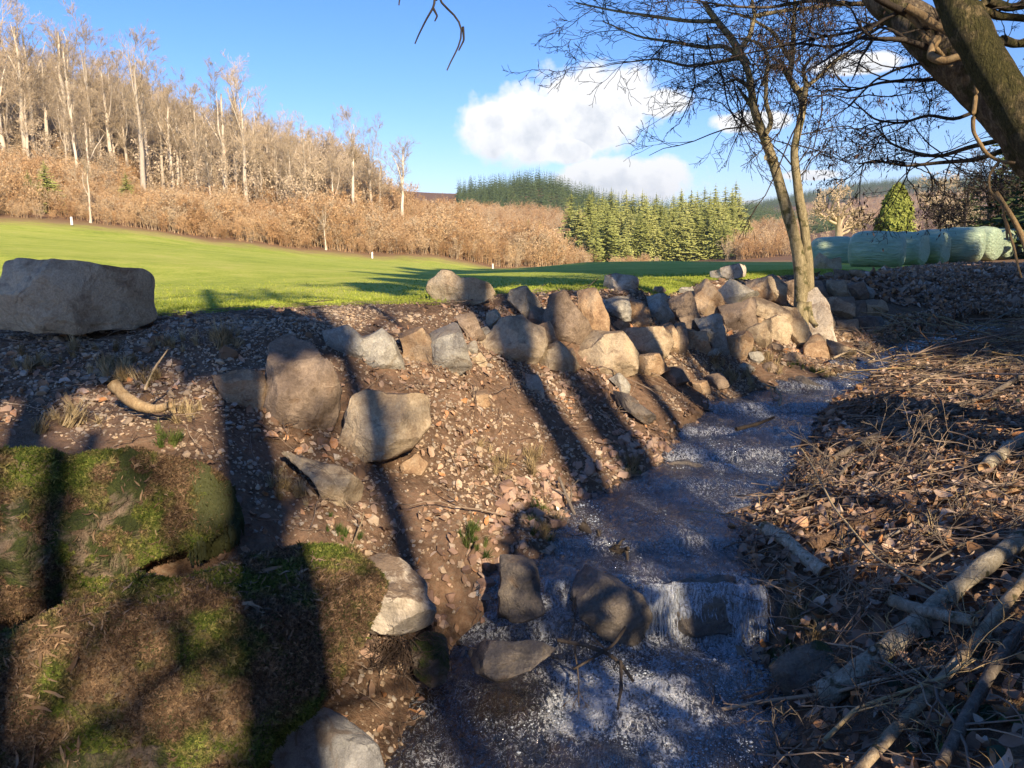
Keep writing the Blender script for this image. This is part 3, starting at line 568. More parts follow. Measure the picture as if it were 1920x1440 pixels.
WALL = [
 ([(900, 654), (950, 610), (975, 604), (992, 617), (1006, 621), (1012, 646), (1000, 675), (971, 683), (933, 662)], 'tan', 'cracked boulder in the wall directly below the pointed wedge stone'),
 ([(1004, 621), (1029, 610), (1046, 642), (1037, 667), (1008, 667)], 'orange', 'low orange stone half sunk in gravel, right of the cracked wall boulder'),
 ([(1025, 567), (1062, 558), (1096, 617), (1100, 646), (1067, 650), (1033, 617)], 'brown', 'long slanting reddish brown stone in the upper wall'),
 ([(1090, 558), (1117, 554), (1137, 600), (1135, 621), (1117, 631), (1096, 592)], 'orange', 'tall narrow tan stone next to the slanting reddish one'),
 ([(1137, 567), (1175, 560), (1177, 598), (1154, 602), (1140, 592)], 'grey', 'small grey square stone in the top row, below the pale squarish crest stone'),
 ([(1177, 565), (1196, 558), (1215, 583), (1217, 604), (1200, 615), (1179, 600)], 'orange', 'rounded ochre stone in the top row, right of the small grey square one'),
 ([(1217, 562), (1246, 558), (1258, 592), (1250, 608), (1229, 606)], 'grey', 'grey stone third from the small square one in the top row of the wall'),
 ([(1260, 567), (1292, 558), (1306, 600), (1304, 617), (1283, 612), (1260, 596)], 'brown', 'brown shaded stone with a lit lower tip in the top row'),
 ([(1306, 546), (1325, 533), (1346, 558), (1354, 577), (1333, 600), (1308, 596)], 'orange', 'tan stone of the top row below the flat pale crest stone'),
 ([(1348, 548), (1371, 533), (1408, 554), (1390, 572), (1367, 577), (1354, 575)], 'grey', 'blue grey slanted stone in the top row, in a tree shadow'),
 ([(1087, 654), (1100, 633), (1158, 633), (1183, 662), (1179, 692), (1133, 700), (1108, 698)], 'tan', 'broad boulder of the lower row with ridged face and gravel on its top'),
 ([(1179, 623), (1237, 617), (1254, 642), (1237, 662), (1187, 667), (1175, 642)], 'tan', 'wide stone with a black gap under it in the middle row'),
 ([(1240, 620), (1258, 614), (1270, 640), (1268, 666), (1245, 666)], 'orange', 'narrow sunlit stone right of the wide one with the black gap'),
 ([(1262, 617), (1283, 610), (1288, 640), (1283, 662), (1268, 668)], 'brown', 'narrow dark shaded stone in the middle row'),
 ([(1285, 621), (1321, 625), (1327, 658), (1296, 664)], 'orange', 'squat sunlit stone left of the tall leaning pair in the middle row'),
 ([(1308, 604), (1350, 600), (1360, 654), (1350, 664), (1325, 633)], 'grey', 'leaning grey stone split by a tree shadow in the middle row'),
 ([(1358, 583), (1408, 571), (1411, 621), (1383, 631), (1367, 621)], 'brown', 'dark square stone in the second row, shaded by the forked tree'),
 ([(1360, 631), (1404, 629), (1406, 652), (1390, 676), (1360, 670)], 'orange', 'orange brown stone under the dark square one'),
 ([(1185, 673), (1229, 671), (1250, 692), (1225, 708), (1192, 694)], 'orange', 'flat ochre stone at the foot of the wall below the black gap'),
 ([(1146, 712), (1162, 704), (1179, 721), (1171, 739)], 'grey', 'small grey stone on the gravel below the ridged boulder'),
 ([(1154, 737), (1179, 744), (1217, 775), (1205, 789), (1165, 760)], 'dark', 'dark blue grey slab lying in the gravel near the water'),
 ([(983, 706), (1008, 706), (1017, 733), (987, 735)], 'grey', 'small square grey stone in the gravel inside a shadow streak'),
 ([(890, 737), (912, 733), (917, 758), (898, 768)], 'orange', 'small upright ochre stone alone in the gravel'),
 ([(862, 600), (886, 594), (906, 633), (884, 642)], 'brown', 'shaded stone below the two humped boulder'),
 ([(1392, 566), (1423, 561), (1476, 583), (1484, 607), (1440, 596)], 'tan', 'long tan stone running down towards the forked tree'),
 ([(1436, 529), (1454, 521), (1473, 536), (1470, 576), (1457, 573), (1445, 555)], 'tan', 'sunlit stone at the crest, left of the forked tree, striped by twig shadows'),
 ([(1400, 530), (1436, 524), (1446, 556), (1430, 566), (1410, 552)], 'orange', 'orange stone at the crest next to the striped sunlit one'),
 ([(1432, 605), (1461, 599), (1478, 617), (1473, 641), (1440, 640)], 'tan', 'rounded tan stone of the lower row left of the forked tree'),
 ([(1470, 585), (1495, 584), (1516, 627), (1507, 651), (1489, 648), (1476, 617)], 'tan', 'steep sunlit stone just below the forked tree'),
 ([(1512, 565), (1532, 553), (1547, 580), (1562, 632), (1545, 640), (1508, 622)], 'pale', 'tall pale leaning slab with a mossy top right of the forked tree'),
 ([(1474, 533), (1492, 526), (1496, 555), (1476, 560)], 'brown', 'small stone at the crest behind the forked tree'),
 ([(1523, 530), (1539, 530), (1552, 556), (1532, 560)], 'brown', 'dark stone in the top row right of the forked tree'),
 ([(1555, 530), (1579, 531), (1590, 558), (1570, 562), (1554, 549)], 'tan', 'tan block in the top row, second right of the forked tree'),
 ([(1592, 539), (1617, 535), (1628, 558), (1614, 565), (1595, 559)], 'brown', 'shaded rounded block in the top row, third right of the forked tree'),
 ([(1622, 536), (1636, 544), (1638, 561), (1628, 563)], 'grey', 'small grey stone ending the top row at the leafy slope'),
 ([(1557, 566), (1601, 563), (1603, 597), (1576, 603), (1560, 588)], 'tan', 'squared block half in the sun in the second row right of the forked tree'),
 ([(1604, 568), (1622, 567), (1622, 599), (1605, 600)], 'brown', 'narrow brown stone beside the squared block'),
 ([(1624, 568), (1651, 567), (1661, 583), (1645, 597), (1625, 597)], 'tan', 'last stone of the second row at the leafy slope'),
 ([(1574, 604), (1606, 600), (1608, 623), (1580, 624)], 'orange', 'brown stone under the squared block'),
 ([(1609, 600), (1648, 598), (1657, 619), (1611, 625)], 'dark', 'low dark stone at the foot of the wall end'),
 ([(1507, 644), (1536, 633), (1552, 671), (1532, 676), (1512, 661)], 'orange', 'bright yellowish stone below the leaning slab beside the stream'),
 ([(1553, 640), (1589, 655), (1576, 673), (1553, 669)], 'tan', 'low stone next to the bright yellowish one'),
 ([(1564, 506), (1589, 508), (1590, 524), (1570, 525)], 'brown', 'small stone on the crest in front of the green bales'),
 ([(1594, 508), (1620, 508), (1622, 524), (1598, 524)], 'orange', 'low brown stone on the crest, right of a similar one in front of the bales'),
 ([(1545, 514), (1561, 511), (1564, 522), (1551, 525)], 'orange', 'tiny bright orange stone on the crest'),
 ([(1526, 501), (1540, 478), (1556, 487), (1572, 484), (1572, 503), (1545, 508)], 'orange', 'reddish jagged stone in front of the leftmost green bale'),
 ([(1612, 641), (1629, 645), (1627, 660), (1610, 657)], 'dark', 'small dark stone at the far water edge'),
 ([(1634, 661), (1650, 656), (1666, 659), (1667, 672), (1645, 676)], 'wet', 'smooth pale wet stone in the water at the far bend'),
 ([(1476, 728), (1479, 711), (1495, 706), (1520, 717), (1537, 726), (1507, 731)], 'wet', 'black pointed stone in the stream below the forked tree'),
 ([(1484, 759), (1497, 754), (1509, 760), (1497, 767)], 'wet', 'small black stone in the stream nearer than the pointed one'),
 ([(1238, 884), (1256, 872), (1285, 868), (1325, 880), (1318, 894), (1256, 896)], 'wet', 'low rounded brown stone at the left edge of the upper pool'),
 ([(1020, 655), (1050, 650), (1080, 685), (1060, 700), (1020, 690)], 'tan', 'flat tan stone half buried between cracked and ridged wall boulders'),
 ([(1405, 620), (1432, 610), (1440, 640), (1420, 655), (1404, 640)], 'tan', 'small buried stone left of the rounded tan one'),
 ([(1240, 696), (1275, 690), (1290, 712), (1255, 722)], 'brown', 'muddy stone in the foot of the slope near the flat ochre one'),
 ([(1330, 706), (1352, 700), (1362, 722), (1338, 730)], 'brown', 'muddy brown stone on the slope above the stream'),
 ([(1300, 715), (1322, 716), (1330, 735), (1305, 740)], 'orange', 'small rusty stone on the lower slope near the stream'),
]
for pl, mt, lb in WALL:
    q = np.array(pl, float); c = q.mean(0); w_, h_ = np.ptp(q[:, 0]), np.ptp(q[:, 1])
    Yh = hit(c[0], q[:, 1].max()-.12*h_); th = (w_+h_)*.55*Yh/FPX
    q = c+(q-c)*(1.34 if h_ > 22 else 1.15)
    rock(q, Yh+th*.08, lb, mt, thick=th, name='wall_stone', cat='stone', cuts=11, box=4.4, group='stones of the bank wall')

FILL = [(1010, 600, 18, 22), (1045, 560, 16, 12), (925, 600, 16, 22), (908, 628, 14, 18), (1062, 668, 18, 16), (1165, 612, 14, 14), (1210, 628, 12, 10), (1335, 665, 14, 12), (1352, 600, 12, 12), (1420, 604, 14, 12), (1235, 545, 12, 8), (1290, 548, 14, 10), (1115, 640, 12, 12), (1155, 640, 14, 14),
 (1340, 640, 10, 12), (1415, 672, 16, 12), (1450, 655, 16, 12), (1490, 672, 18, 12), (1555, 600, 12, 16), (1400, 690, 14, 9), (1230, 730, 13, 9), (1070, 720, 12, 10), (900, 680, 16, 14), (885, 655, 12, 14), (1300, 640, 10, 12), (1590, 632, 12, 9), (1632, 628, 14, 9), (1660, 610, 12, 9), (1445, 690, 20, 10), (1350, 620, 10, 14)]
for k, (x, y, a, b_) in enumerate(FILL):
    r = np.random.default_rng(4000+k); n = r.integers(5, 8); th_ = np.sort(r.uniform(0, 6.28, n))+r.uniform(0, 1); th_ = np.arange(n)/n*6.28+r.uniform(-.3, .3, n)
    q = np.c_[x+a*1.15*np.cos(th_)*r.uniform(.85, 1.15, n), y+b_*1.15*np.sin(th_)*r.uniform(.85, 1.15, n)]; Yh = hit(x, y+b_*.8)
    rock(q, Yh+.06, 'small wedged stone filling a gap between the larger stones of the wall', ['brown', 'orange', 'tan', 'grey'][k % 4], thick=(a+b_)*1.1*Yh/FPX, name='wedge_stone', cat='stone', cuts=9, box=4, group='small stones wedged between the wall stones')
# ------------------------------------------------------------------ trees: growth
def limb(px_pts, Y0, Y1=None):
    """3-D path of a limb"""
    n = len(px_pts); Y1 = Y0 if Y1 is None else Y1
    return np.array([P(p[0], p[1], Y0+(Y1-Y0)*k/max(1, n-1)) for k, p in enumerate(px_pts)])
def smoothpath(p, n):
    p = np.asarray(p, float); L = np.r_[0, np.cumsum(np.linalg.norm(np.diff(p, axis=0), axis=1))]; s = np.linspace(0, L[-1], n)
    q = np.stack([np.interp(s, L, p[:, k]) for k in range(3)], 1)
    for _ in range(max(1, n//14)):
        q[1:-1] = .25*q[:-2]+.5*q[1:-1]+.25*q[2:]
    return q
def grow(acc, start, d, L, r, lev, R, droop=0.0, wig=.22, kids=(5, 5, 4), ratio=.48, spread=.8, sides=(6, 4, 3, 3), up=0.0, tips=None, flat=0.0, seg=7, minr=.002):
    d = np.asarray(d, float)/np.linalg.norm(d); pts = [np.asarray(start, float)]
    for k in range(seg):
        d = d+R.normal(size=3)*wig/math.sqrt(seg)*1.6+np.array([0, 0, up/seg-droop/seg]); d /= np.linalg.norm(d); pts.append(pts[-1]+d*L/seg)
    pts = np.array(pts); rad = np.maximum(np.linspace(r, r*.35, seg+1), minr)
    acc.tube(pts, rad, sides[min(lev, len(sides)-1)], cap=False)
    if tips is not None: tips.append(pts[-1]); tips.append(pts[len(pts)//2])
    if lev >= len(kids): return
    for k in range(kids[lev]):
        f = R.uniform(.2, 1.0) if lev else R.uniform(.25, 1.0); i = min(int(f*seg), seg-1); base = pts[i]+(pts[i+1]-pts[i])*(f*seg-i)
        t = pts[i+1]-pts[i]; t /= np.linalg.norm(t); s = R.normal(size=3); s[2] *= (1-flat); s -= t*s.dot(t); s /= np.linalg.norm(s)+1e-9
        grow(acc, base, t*(1-.5*spread)+s*spread, L*ratio*R.uniform(.6, 1.25)*(1.15-.5*f), max(r*.5*(1.1-.5*f), minr), lev+1, R, droop, wig, kids, ratio, spread, sides, up, tips, flat, seg, minr)
def m_bark(name, c0, c1, c2, moss=0.0, scale=1.0, rand=.25, bmp=.012):
    m, t, b = mat_(name); tcn = t.new('ShaderNodeTexCoord'); v = tcn.outputs['Object']; oi = t.new('ShaderNodeObjectInfo')
    mp = t.new('ShaderNodeMapping'); t.l.new(v, mp.inputs[0]); mp.inputs['Scale'].default_value = (1, 1, .35); q = mp.outputs[0]
    n1 = t.noise(q, 9*scale, 6, .65, .6); n2 = t.noise(v, 3*scale, 4, .6); n3 = t.noise(q, 46*scale, 4, .7)
    c = t.ramp(t.math('ADD', t.math('MULTIPLY', n1, .6), t.math('MULTIPLY', n3, .4)), [(.32, c0), (.5, c1), (.64, c2)])
    if moss:
        mf = t.mapr(n2, .60-.25*moss, .68-.25*moss); mc = t.ramp(n3, [(.3, (.02, .02, .008)), (.6, (.07, .068, .02)), (.8, (.15, .13, .05))]); c = t.mix(t.math('MULTIPLY', mf, .85), c, mc)
    br = t.mapr(oi.outputs['Random'], 0, 1, 1-rand, 1+rand); c = t.mix(1, c, _gray(t, br), 'MULTIPLY')
    setc(t, b, 'Base Color', c); setc(t, b, 'Roughness', .85); b.inputs['Specular IOR Level'].default_value = .25
    bump(t, b, t.math('ADD', n1, t.math('MULTIPLY', n3, .4)), bmp); return m
def m_flat(name, stops, rough=.8, rand='Random', trans=0.0):
    m, t, b = mat_(name); oi = t.new('ShaderNodeObjectInfo'); g = geo(t); n = t.noise(g.outputs['Position'], 60, 3, .7)
    f = t.math('ADD', t.math('MULTIPLY', oi.outputs['Random'], .8), t.math('MULTIPLY', n, .2)); setc(t, b, 'Base Color', t.ramp(f, stops)); setc(t, b, 'Roughness', rough)
    b.inputs['Specular IOR Level'].default_value = .3
    if trans:
        tr = t.new('ShaderNodeBsdfTranslucent'); t.l.new(t.ramp(f, stops), tr.inputs[0]); mx = t.new('ShaderNodeMixShader', inp={0: trans}); o = t.n['Material Output']
        t.l.new(b.outputs[0], mx.inputs[1]); t.l.new(tr.outputs[0], mx.inputs[2]); t.l.new(mx.outputs[0], o.inputs[0])
    return m
M['bark_olive'] = m_bark('olive grey bark', (.10, .082, .045), (.22, .185, .105), (.36, .31, .19), moss=.2, scale=2.6)
M['bark_lean'] = m_bark('rough furrowed bark with moss', (.04, .028, .018), (.17, .13, .085), (.36, .29, .19), moss=.4, scale=2.2, bmp=.09)
M['bark_moss'] = m_bark('dark mossy bark', (0.022, 0.021, 0.012), (0.090, 0.075, 0.039), (0.330, 0.255, 0.128), moss=.7, scale=2.4, bmp=.10)
M['bark_vine'] = m_bark('tan vine bark', (.16, .105, .05), (.30, .21, .11), (.42, .32, .18), scale=3)
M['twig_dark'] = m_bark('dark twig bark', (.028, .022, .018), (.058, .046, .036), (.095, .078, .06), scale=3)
M['bark_pale'] = m_bark('pale beech bark', (.40, .34, .25), (.56, .49, .38), (.70, .63, .51), scale=.4)
M['twig_far'] = m_bark('far twigs', (.30, .235, .16), (.46, .37, .25), (.60, .49, .35), scale=.3, rand=.3)
M['brush'] = m_flat('reddish young beech twigs and leaves', [(0, (.24, .14, .065)), (.3, (.50, .31, .15)), (.6, (.58, .41, .23)), (.8, (.54, .43, .28)), (1, (.36, .24, .13))], .9)
M['leaf_dark'] = m_flat('dry dark leaves', [(0, (.03, .02, .018)), (.5, (.07, .04, .03)), (1, (.11, .06, .04))])
M['leaf'] = m_flat('fallen leaves', [(0, (0.112, 0.069, 0.050)), (.25, (0.250, 0.163, 0.112)), (.45, (0.375, 0.269, 0.200)), (.62, (0.325, 0.175, 0.081)), (.75, (0.575, 0.475, 0.388)), (.88, (0.525, 0.250, 0.100)), (1, (0.213, 0.150, 0.112))], .6, trans=.15)
M['ivy'] = m_flat('ivy leaves', [(0, (.02, .045, .015)), (.6, (.035, .07, .03)), (1, (.08, .12, .03))], .35)
M['litter_twig'] = m_flat('fallen twigs', [(0, (0.065, 0.044, 0.034)), (.3, (0.143, 0.104, 0.078)), (.6, (0.221, 0.169, 0.130)), (.88, (0.390, 0.299, 0.208)), (1, (0.195, 0.111, 0.078))], .8)
M['gravel'] = m_flat('gravel stones', [(0, (0.149, 0.109, 0.075)), (.2, (0.287, 0.224, 0.161)), (.4, (0.437, 0.333, 0.230)), (.55, (0.333, 0.299, 0.253)), (.7, (0.529, 0.380, 0.241)), (.85, (0.230, 0.190, 0.149)), (.97, (0.598, 0.529, 0.437)), (1, (0.506, 0.276, 0.149))], .8)
M['straw'] = m_flat('dry grass', [(0, (.16, .11, .05)), (.5, (.33, .25, .13)), (1, (.48, .38, .22))], .8)
M['grass'] = m_flat('green grass', [(0, (.03, .055, .01)), (.5, (.07, .11, .02)), (1, (.16, .17, .05))], .7)
def m_conifer(name, a, b_, c):
    m, t, b = mat_(name); g = geo(t); n = t.noise(g.outputs['Position'], 1.2, 4, .7); oi = t.new('ShaderNodeObjectInfo')
    f = t.math('ADD', t.math('MULTIPLY', n, .7), t.math('MULTIPLY', oi.outputs['Random'], .3)); setc(t, b, 'Base Color', t.ramp(f, [(.25, a), (.5, b_), (.75, c)])); setc(t, b, 'Roughness', .9); b.inputs['Specular IOR Level'].default_value = .1; return m
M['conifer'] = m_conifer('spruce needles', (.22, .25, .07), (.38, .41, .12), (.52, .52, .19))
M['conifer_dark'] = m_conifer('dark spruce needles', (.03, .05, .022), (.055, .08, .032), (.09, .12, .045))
M['conifer_far'] = m_conifer('distant spruce', (.06, .10, .045), (.10, .145, .06), (.16, .20, .08))
M['bush_yellow'] = m_conifer('yellow green thuja', (.16, .19, .04), (.27, .30, .07), (.38, .38, .10))

# ------------------------------------------------------------------ far woods
def beech_meshes(seed, h=26., fork=.5, crown_w=.16):
    R = np.random.default_rng(seed); T = Acc(); Cn = Acc(); n = 12
    lean = R.normal(size=2)*.02
    z = np.linspace(0, h*.80, n); pts = np.c_[lean[0]*z+R.normal(size=n).cumsum()*.09, lean[1]*z+R.normal(size=n).cumsum()*.09, z]
    rad = np.linspace(.48, .13, n); rad[0] = .6; T.tube(pts, rad, 7)
    for k in range(R.integers(1, 3)):
        i = int(n*R.uniform(.42, .65)); d = np.array([R.normal(), R.normal(), 2.6]); grow(T, pts[i], d, h*.38, rad[i]*.6, 0, R, kids=(), wig=.15, up=.3)
        grow(Cn, pts[i]+d/np.linalg.norm(d)*h*.2, d, h*.3, .07, 0, R, kids=(10, 7, 5), ratio=.5, spread=.55, up=.5, minr=.015, sides=(4, 3, 3, 3), seg=4)
    for k in range(26):
        f = R.uniform(.45, 1.0); i = min(int(f*(n-1)), n-2); a = R.uniform(0, 6.28); d = np.array([math.cos(a), math.sin(a), R.uniform(.7, 1.8)])
        grow(Cn, pts[i], d, h*crown_w*R.uniform(.6, 1.3)*(1.25-.5*f), .055, 1, R, kids=(0, 8, 7), ratio=.5, spread=.65, up=.45, minr=.015, sides=(4, 3, 3, 3), seg=4)
    return T.mesh('beech_trunk'), Cn.mesh('beech_crown')
def brush_mesh(seed, h=6.5, n=9):
    R = np.random.default_rng(seed); A = Acc()
    for k in range(n):
        a = R.uniform(0, 6.28); b0 = np.array([R.normal()*.8, R.normal()*.8, -.3]); d = np.array([math.cos(a)*.16, math.sin(a)*.16, 1])
        grow(A, b0, d, h*R.uniform(.6, 1), .05, 0, R, kids=(9, 5), ratio=.33, spread=.75, up=.3, minr=.018, sides=(3, 3, 3), seg=4)
    B = Acc(); q = np.concatenate(A.V); q = q[R.integers(0, len(q), 520)]+R.normal(size=(520, 3))*.16; q[:, 2] = np.abs(q[:, 2])
    u = R.normal(size=(520, 3)); u /= np.linalg.norm(u, axis=1)[:, None]; w2 = np.cross(u, R.normal(size=(520, 3))); w2 /= np.linalg.norm(w2, axis=1)[:, None]; s = R.uniform(.05, .12, (520, 1))
    V = np.stack([q-u*s, q+w2*s, q+u*s, q-w2*s], 1).reshape(-1, 3); A.add(V, np.arange(2080).reshape(-1, 4)); return A.mesh('brush')
def conifer_mesh(seed, h=20., w_=.17, tiers=26, per=9, droop=.35, split=2):
    """spruce: whorls of drooping boughs, each bough a ribbon of short hanging sprays"""
    R = np.random.default_rng(seed); A = Acc()
    for k in range(tiers):
        f = k/(tiers-1); z = h*(.04+.95*f); Lb = h*w_*(1-f)**.8+.18
        for j in range(max(4, int(per*(1-.4*f)))):
            a = R.uniform(0, 6.28); L = Lb*R.uniform(.65, 1.2); d = np.array([math.cos(a), math.sin(a)]); z1 = z+R.normal()*h*.012
            for q in range(4):
                s0, s1 = q/4*L, (q+1.15)/4*L; zz = lambda s: z1-droop*s*(1-.45*s/L)+(.10*L if f > .8 else 0); wd = (.16+.13*L)*(1-.55*q/4); n2 = np.array([-d[1], d[0]])
                p0 = np.r_[d*s0, zz(s0)]; p1 = np.r_[d*s1, zz(s1)]; e = np.r_[n2*wd, -wd*.75*R.uniform(.6, 1.3)]; e2 = np.r_[-n2*wd, -wd*.75*R.uniform(.6, 1.3)]
                o = R.normal(size=3)*.05*L
                A.add([p0, p1+o, p0*.4+p1*.6+e], [[0, 1, 2]]); A.add([p1+o, p0, p0*.4+p1*.6+e2], [[0, 1, 2]])
    A.tube([(0, 0, h*.9), (0, 0, h*1.03)], [.06, .02], 3); return A.mesh('conifer_crown', False)
def trunk_mesh(h, r): 
    A = Acc(); A.tube([(0, 0, -.5), (0, 0, h*.5), (0, 0, h)], [r, r*.7, r*.1], 6); return A.mesh('trunk')
beech = [beech_meshes(100+k, 26, .5) for k in range(6)]
for a, b_ in beech: a.materials.append(M['bark_pale']); b_.materials.append(M['twig_far'])
def place_tree(x, y, sc, k, label, group, protos=beech, name='beech_tree', cat='tree', rz=None):
    z = float(H(x, y)[0]); t = empty(name, (x, y, z-.2), label, cat, group); t.scale = (sc*(.85+.3*random.random()), )*2+(sc,) if False else (sc, sc, sc); t.rotation_euler = (0, 0, random.uniform(0, 6.28) if rz is None else rz)
    tr, cr = protos[k % len(protos)]
    for nm, me in (('trunk', tr), ('crown', cr)):
        if me is not None: link(nm, me, None, t)
    return t
PROM = [(47, 290, 24, 158), (62, 300, 45, 160), (130, 300, 40, 165), (143, 312, 60, 160), (213, 322, 110, 160), (268, 345, 92, 150), (279, 340, 130, 158), (325, 368, 165, 158), (336, 372, 185, 160), (372, 375, 175, 162),
        (425, 392, 150, 160), (443, 385, 165, 165), (461, 380, 160, 158), (510, 352, 210, 175), (528, 356, 245, 180), (572, 372, 238, 172), (592, 380, 300, 180), (663, 418, 228, 170), (697, 402, 250, 178), (712, 405, 290, 182), (753, 402, 248, 178), (5, 290, 20, 155), (90, 310, 90, 162), (175, 330, 90, 158), (240, 335, 140, 168), (300, 350, 180, 170), (400, 380, 200, 170), (485, 370, 200, 176), (545, 372, 270, 178), (630, 400, 300, 178)]
ORD = ['first', 'second', 'third', 'fourth', 'fifth', 'sixth', 'seventh', 'eighth', 'ninth', 'tenth', 'eleventh', 'twelfth', 'thirteenth', 'fourteenth', 'fifteenth', 'sixteenth', 'seventeenth', 'eighteenth', 'nineteenth', 'twentieth']
ORD += ['twenty '+k for k in ORD[:9]]+['thirtieth', 'thirty first', 'thirty second']
places = ['at the left edge of the wooded slope', 'in the left end of the tall stand', 'in the left part of the wooded slope', 'in the middle of the wooded slope', 'in the right part of the wooded slope', 'standing apart above the reddish brush']
for i, (px, pb, pt, Y_) in enumerate(PROM):
    b0 = P(px, pb, Y_); hgt = (pb-pt)/FPX*Y_*1.06; z = float(H(b0[0], Y_)[0]); extra = b0[2]-z
    t = place_tree(b0[0], Y_, (hgt+max(0, extra))/26., i, 'tall pale beech, %s from the left in the front row of the wooded slope' % ORD[sorted(q[0] for q in PROM).index(px)], 'tall pale beeches on the slope')
R5 = np.random.default_rng(5); cnt = 0
while cnt < 230:
    px = R5.uniform(-140, 640); Yf = R5.uniform(0, 1); Y_ = 150+Yf*120; e = edge_y((px-960)/FPX*Y_)
    x = (px-960)/FPX*Y_
    if Y_ < e+28: continue
    place_tree(x, Y_, R5.uniform(.6, .95)*(1 if px < 350 else .8), cnt, 'bare beech in the dense wood covering the left slope, behind the tall front row', 'trees of the wood behind the front row'); cnt += 1
for i, (px, pb, pt, Y_) in enumerate([(170, 416, 290, 119), (820, 400, 345, 200), (610, 440, 350, 146), (950, 478, 425, 190), (1040, 470, 395, 240), (1020, 470, 400, 244), (1055, 465, 405, 250)]):
    b0 = P(px, pb, Y_); place_tree(b0[0], Y_, (pb-pt)/FPX*Y_/26*1.05, i+2, ['slim pale tree at the meadow edge in front of the left wood', 'small bare tree topping the reddish brush', 'slim bare tree at the meadow edge', 'small bare tree at the lower right end of the reddish brush',
        'pale forked tree between reddish brush and conifers', 'pale bare tree left of the conifers', 'pale bare tree just beside the conifer stand'][i], None)
# reddish brush: young beeches nobody could count
bm = [brush_mesh(300+k) for k in range(5)]; pts = []; sc = []
while len(pts) < 3000:
    px = R5.uniform(-180, 1120); Y_ = R5.uniform(95, 290); x = (px-960)/FPX*Y_; e = edge_y(x); d = Y_-e
    if d < 1 or d > 120 or (px > 640 and d > 70) or R5.uniform() > math.exp(-d/55)+.15: continue
    pts.append((x, Y_, 0)); s_ = R5.uniform(.45, 1.2)*(.85+.3*math.sin(x*.21)*math.sin(x*.083+1))*(1.0 if px < 500 else 1.0+.6*smooth(500, 850, px)-.5*smooth(900, 1120, px)); s_ *= .75+.25*smooth(2, 10, d); sc.append(s_)
for px, n_ in ((1410, 55), (1440, 40), (1180, 60)):
    for k in range(n_):
        Y_ = R5.uniform(205, 235); x = (px+R5.normal()*30-960)/FPX*Y_; pts.append((x, Y_, 0)); sc.append(R5.uniform(.45, 1.0)*(.55 if px == 1180 else 1.2))
pts = np.array(pts); pts[:, 2] = H(pts[:, 0], pts[:, 1]); n_ = len(pts)
o = scatter('young_beech_brush', pts, np.c_[np.zeros((n_, 2)), R5.uniform(0, 6.28, n_)], np.array(sc), R5.integers(0, 5, n_), bm, M['brush'])
tag(o, 'reddish brown thicket of young beeches along the foot of the wooded slope', 'thicket')
back = []; bs = []
while len(back) < 520:
    px = R5.uniform(-200, 700); Y_ = R5.uniform(150, 300); x = (px-960)/FPX*Y_; d = Y_-edge_y(x)
    if d > 25: back.append((x, Y_, 0)); bs.append(R5.uniform(1.3, 2.1))
back = np.array(back); back[:, 2] = H(back[:, 0], back[:, 1])
tag(scatter('wood_understorey', back, np.c_[np.zeros((520, 2)), R5.uniform(0, 6.28, 520)], np.array(bs), R5.integers(0, 3, 520), [brush_mesh(350+k, 7, 7) for k in range(3)], M['twig_far']), 'tan leafless mass of branches filling the wood between the tall trunks', 'wood')
# conifer stand
con = [(trunk_mesh(19, .25), conifer_mesh(400+k, 20, .21+.02*k, 34, 13)) for k in range(4)]
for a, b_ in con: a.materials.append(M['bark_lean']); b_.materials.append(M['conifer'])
tops = [(960, 400), (990, 385), (1020, 390), (1050, 380), (1080, 365), (1110, 362), (1140, 350), (1160, 375), (1190, 362), (1215, 370), (1240, 362), (1262, 355), (1290, 358), (1310, 350), (1335, 345), (1355, 358), (1380, 352), (1395, 400), (1330, 372), (1280, 370)]
cn = 0
for row, (Yr, dz) in enumerate([(262, -4), (250, 10), (240, 26), (229, 42)]):
    for k, px in enumerate(np.arange(1090 if row > 1 else 1075, 1382, 15)):
        if px+0 > 1360 and row > 2: continue
        q = px+R5.normal()*4; tp = np.interp(q, [t_[0] for t_ in tops[:18]], [t_[1] for t_ in tops[:18]])+dz+R5.uniform(-16, 16); Y_ = Yr+R5.normal()*3; x = (q-960)/FPX*Y_
        z = float(H(x, Y_)[0]); zt = P(q, tp, Y_)[2]
        place_tree(x, Y_, (zt-z)/20.5, cn, 'sunlit conifer in the stand across the meadow, '+['in its back row', 'in its second row from the back', 'in its middle', 'at its front edge'][row], 'conifers of the stand across the meadow', con, 'conifer_tree').scale = ((zt-z)/20.5*R5.uniform(1.0, 1.7),)*2+((zt-z)/20.5,); cn += 1
for kk, (px, tp, Y_) in enumerate([(950, 420, 255), (968, 425, 250), (990, 408, 255), (1012, 412, 250), (1030, 425, 248), (1395, 405, 262), (1068, 395, 256)]):
    x = (px-960)/FPX*Y_; z = float(H(x, Y_)[0]); place_tree(x, Y_, (P(px, tp, Y_)[2]-z)/20.5, cn, 'green conifer left of the dense stand, %s from the left, behind pale bare trees' % ORD[kk if kk < 5 else 5] if px < 1100 else 'last conifer at the right end of the stand', None, con, 'conifer_tree'); cn += 1
for px, pb, tp, Y_, lb in [(0, 400, 275, 117, 'dark green young spruce cut by the left edge of the picture'), (80, 408, 318, 122, 'small dark spruce in the reddish brush at left'), (258, 360, 322, 140, 'lone dark spruce among the beech trunks'), (112, 400, 300, 124, 'slim spruce half hidden in the brush'),
                       (430, 455, 425, 136, 'low green bush at the meadow edge')]:
    x = (px-960)/FPX*Y_; t = place_tree(x, Y_, 1, cn, lb, None, con, 'spruce_tree'); z = t.location.z; s_ = (P(px, tp, Y_)[2]-z)/20.5; t.scale = (s_*1.5, s_*1.5, s_); cn += 1
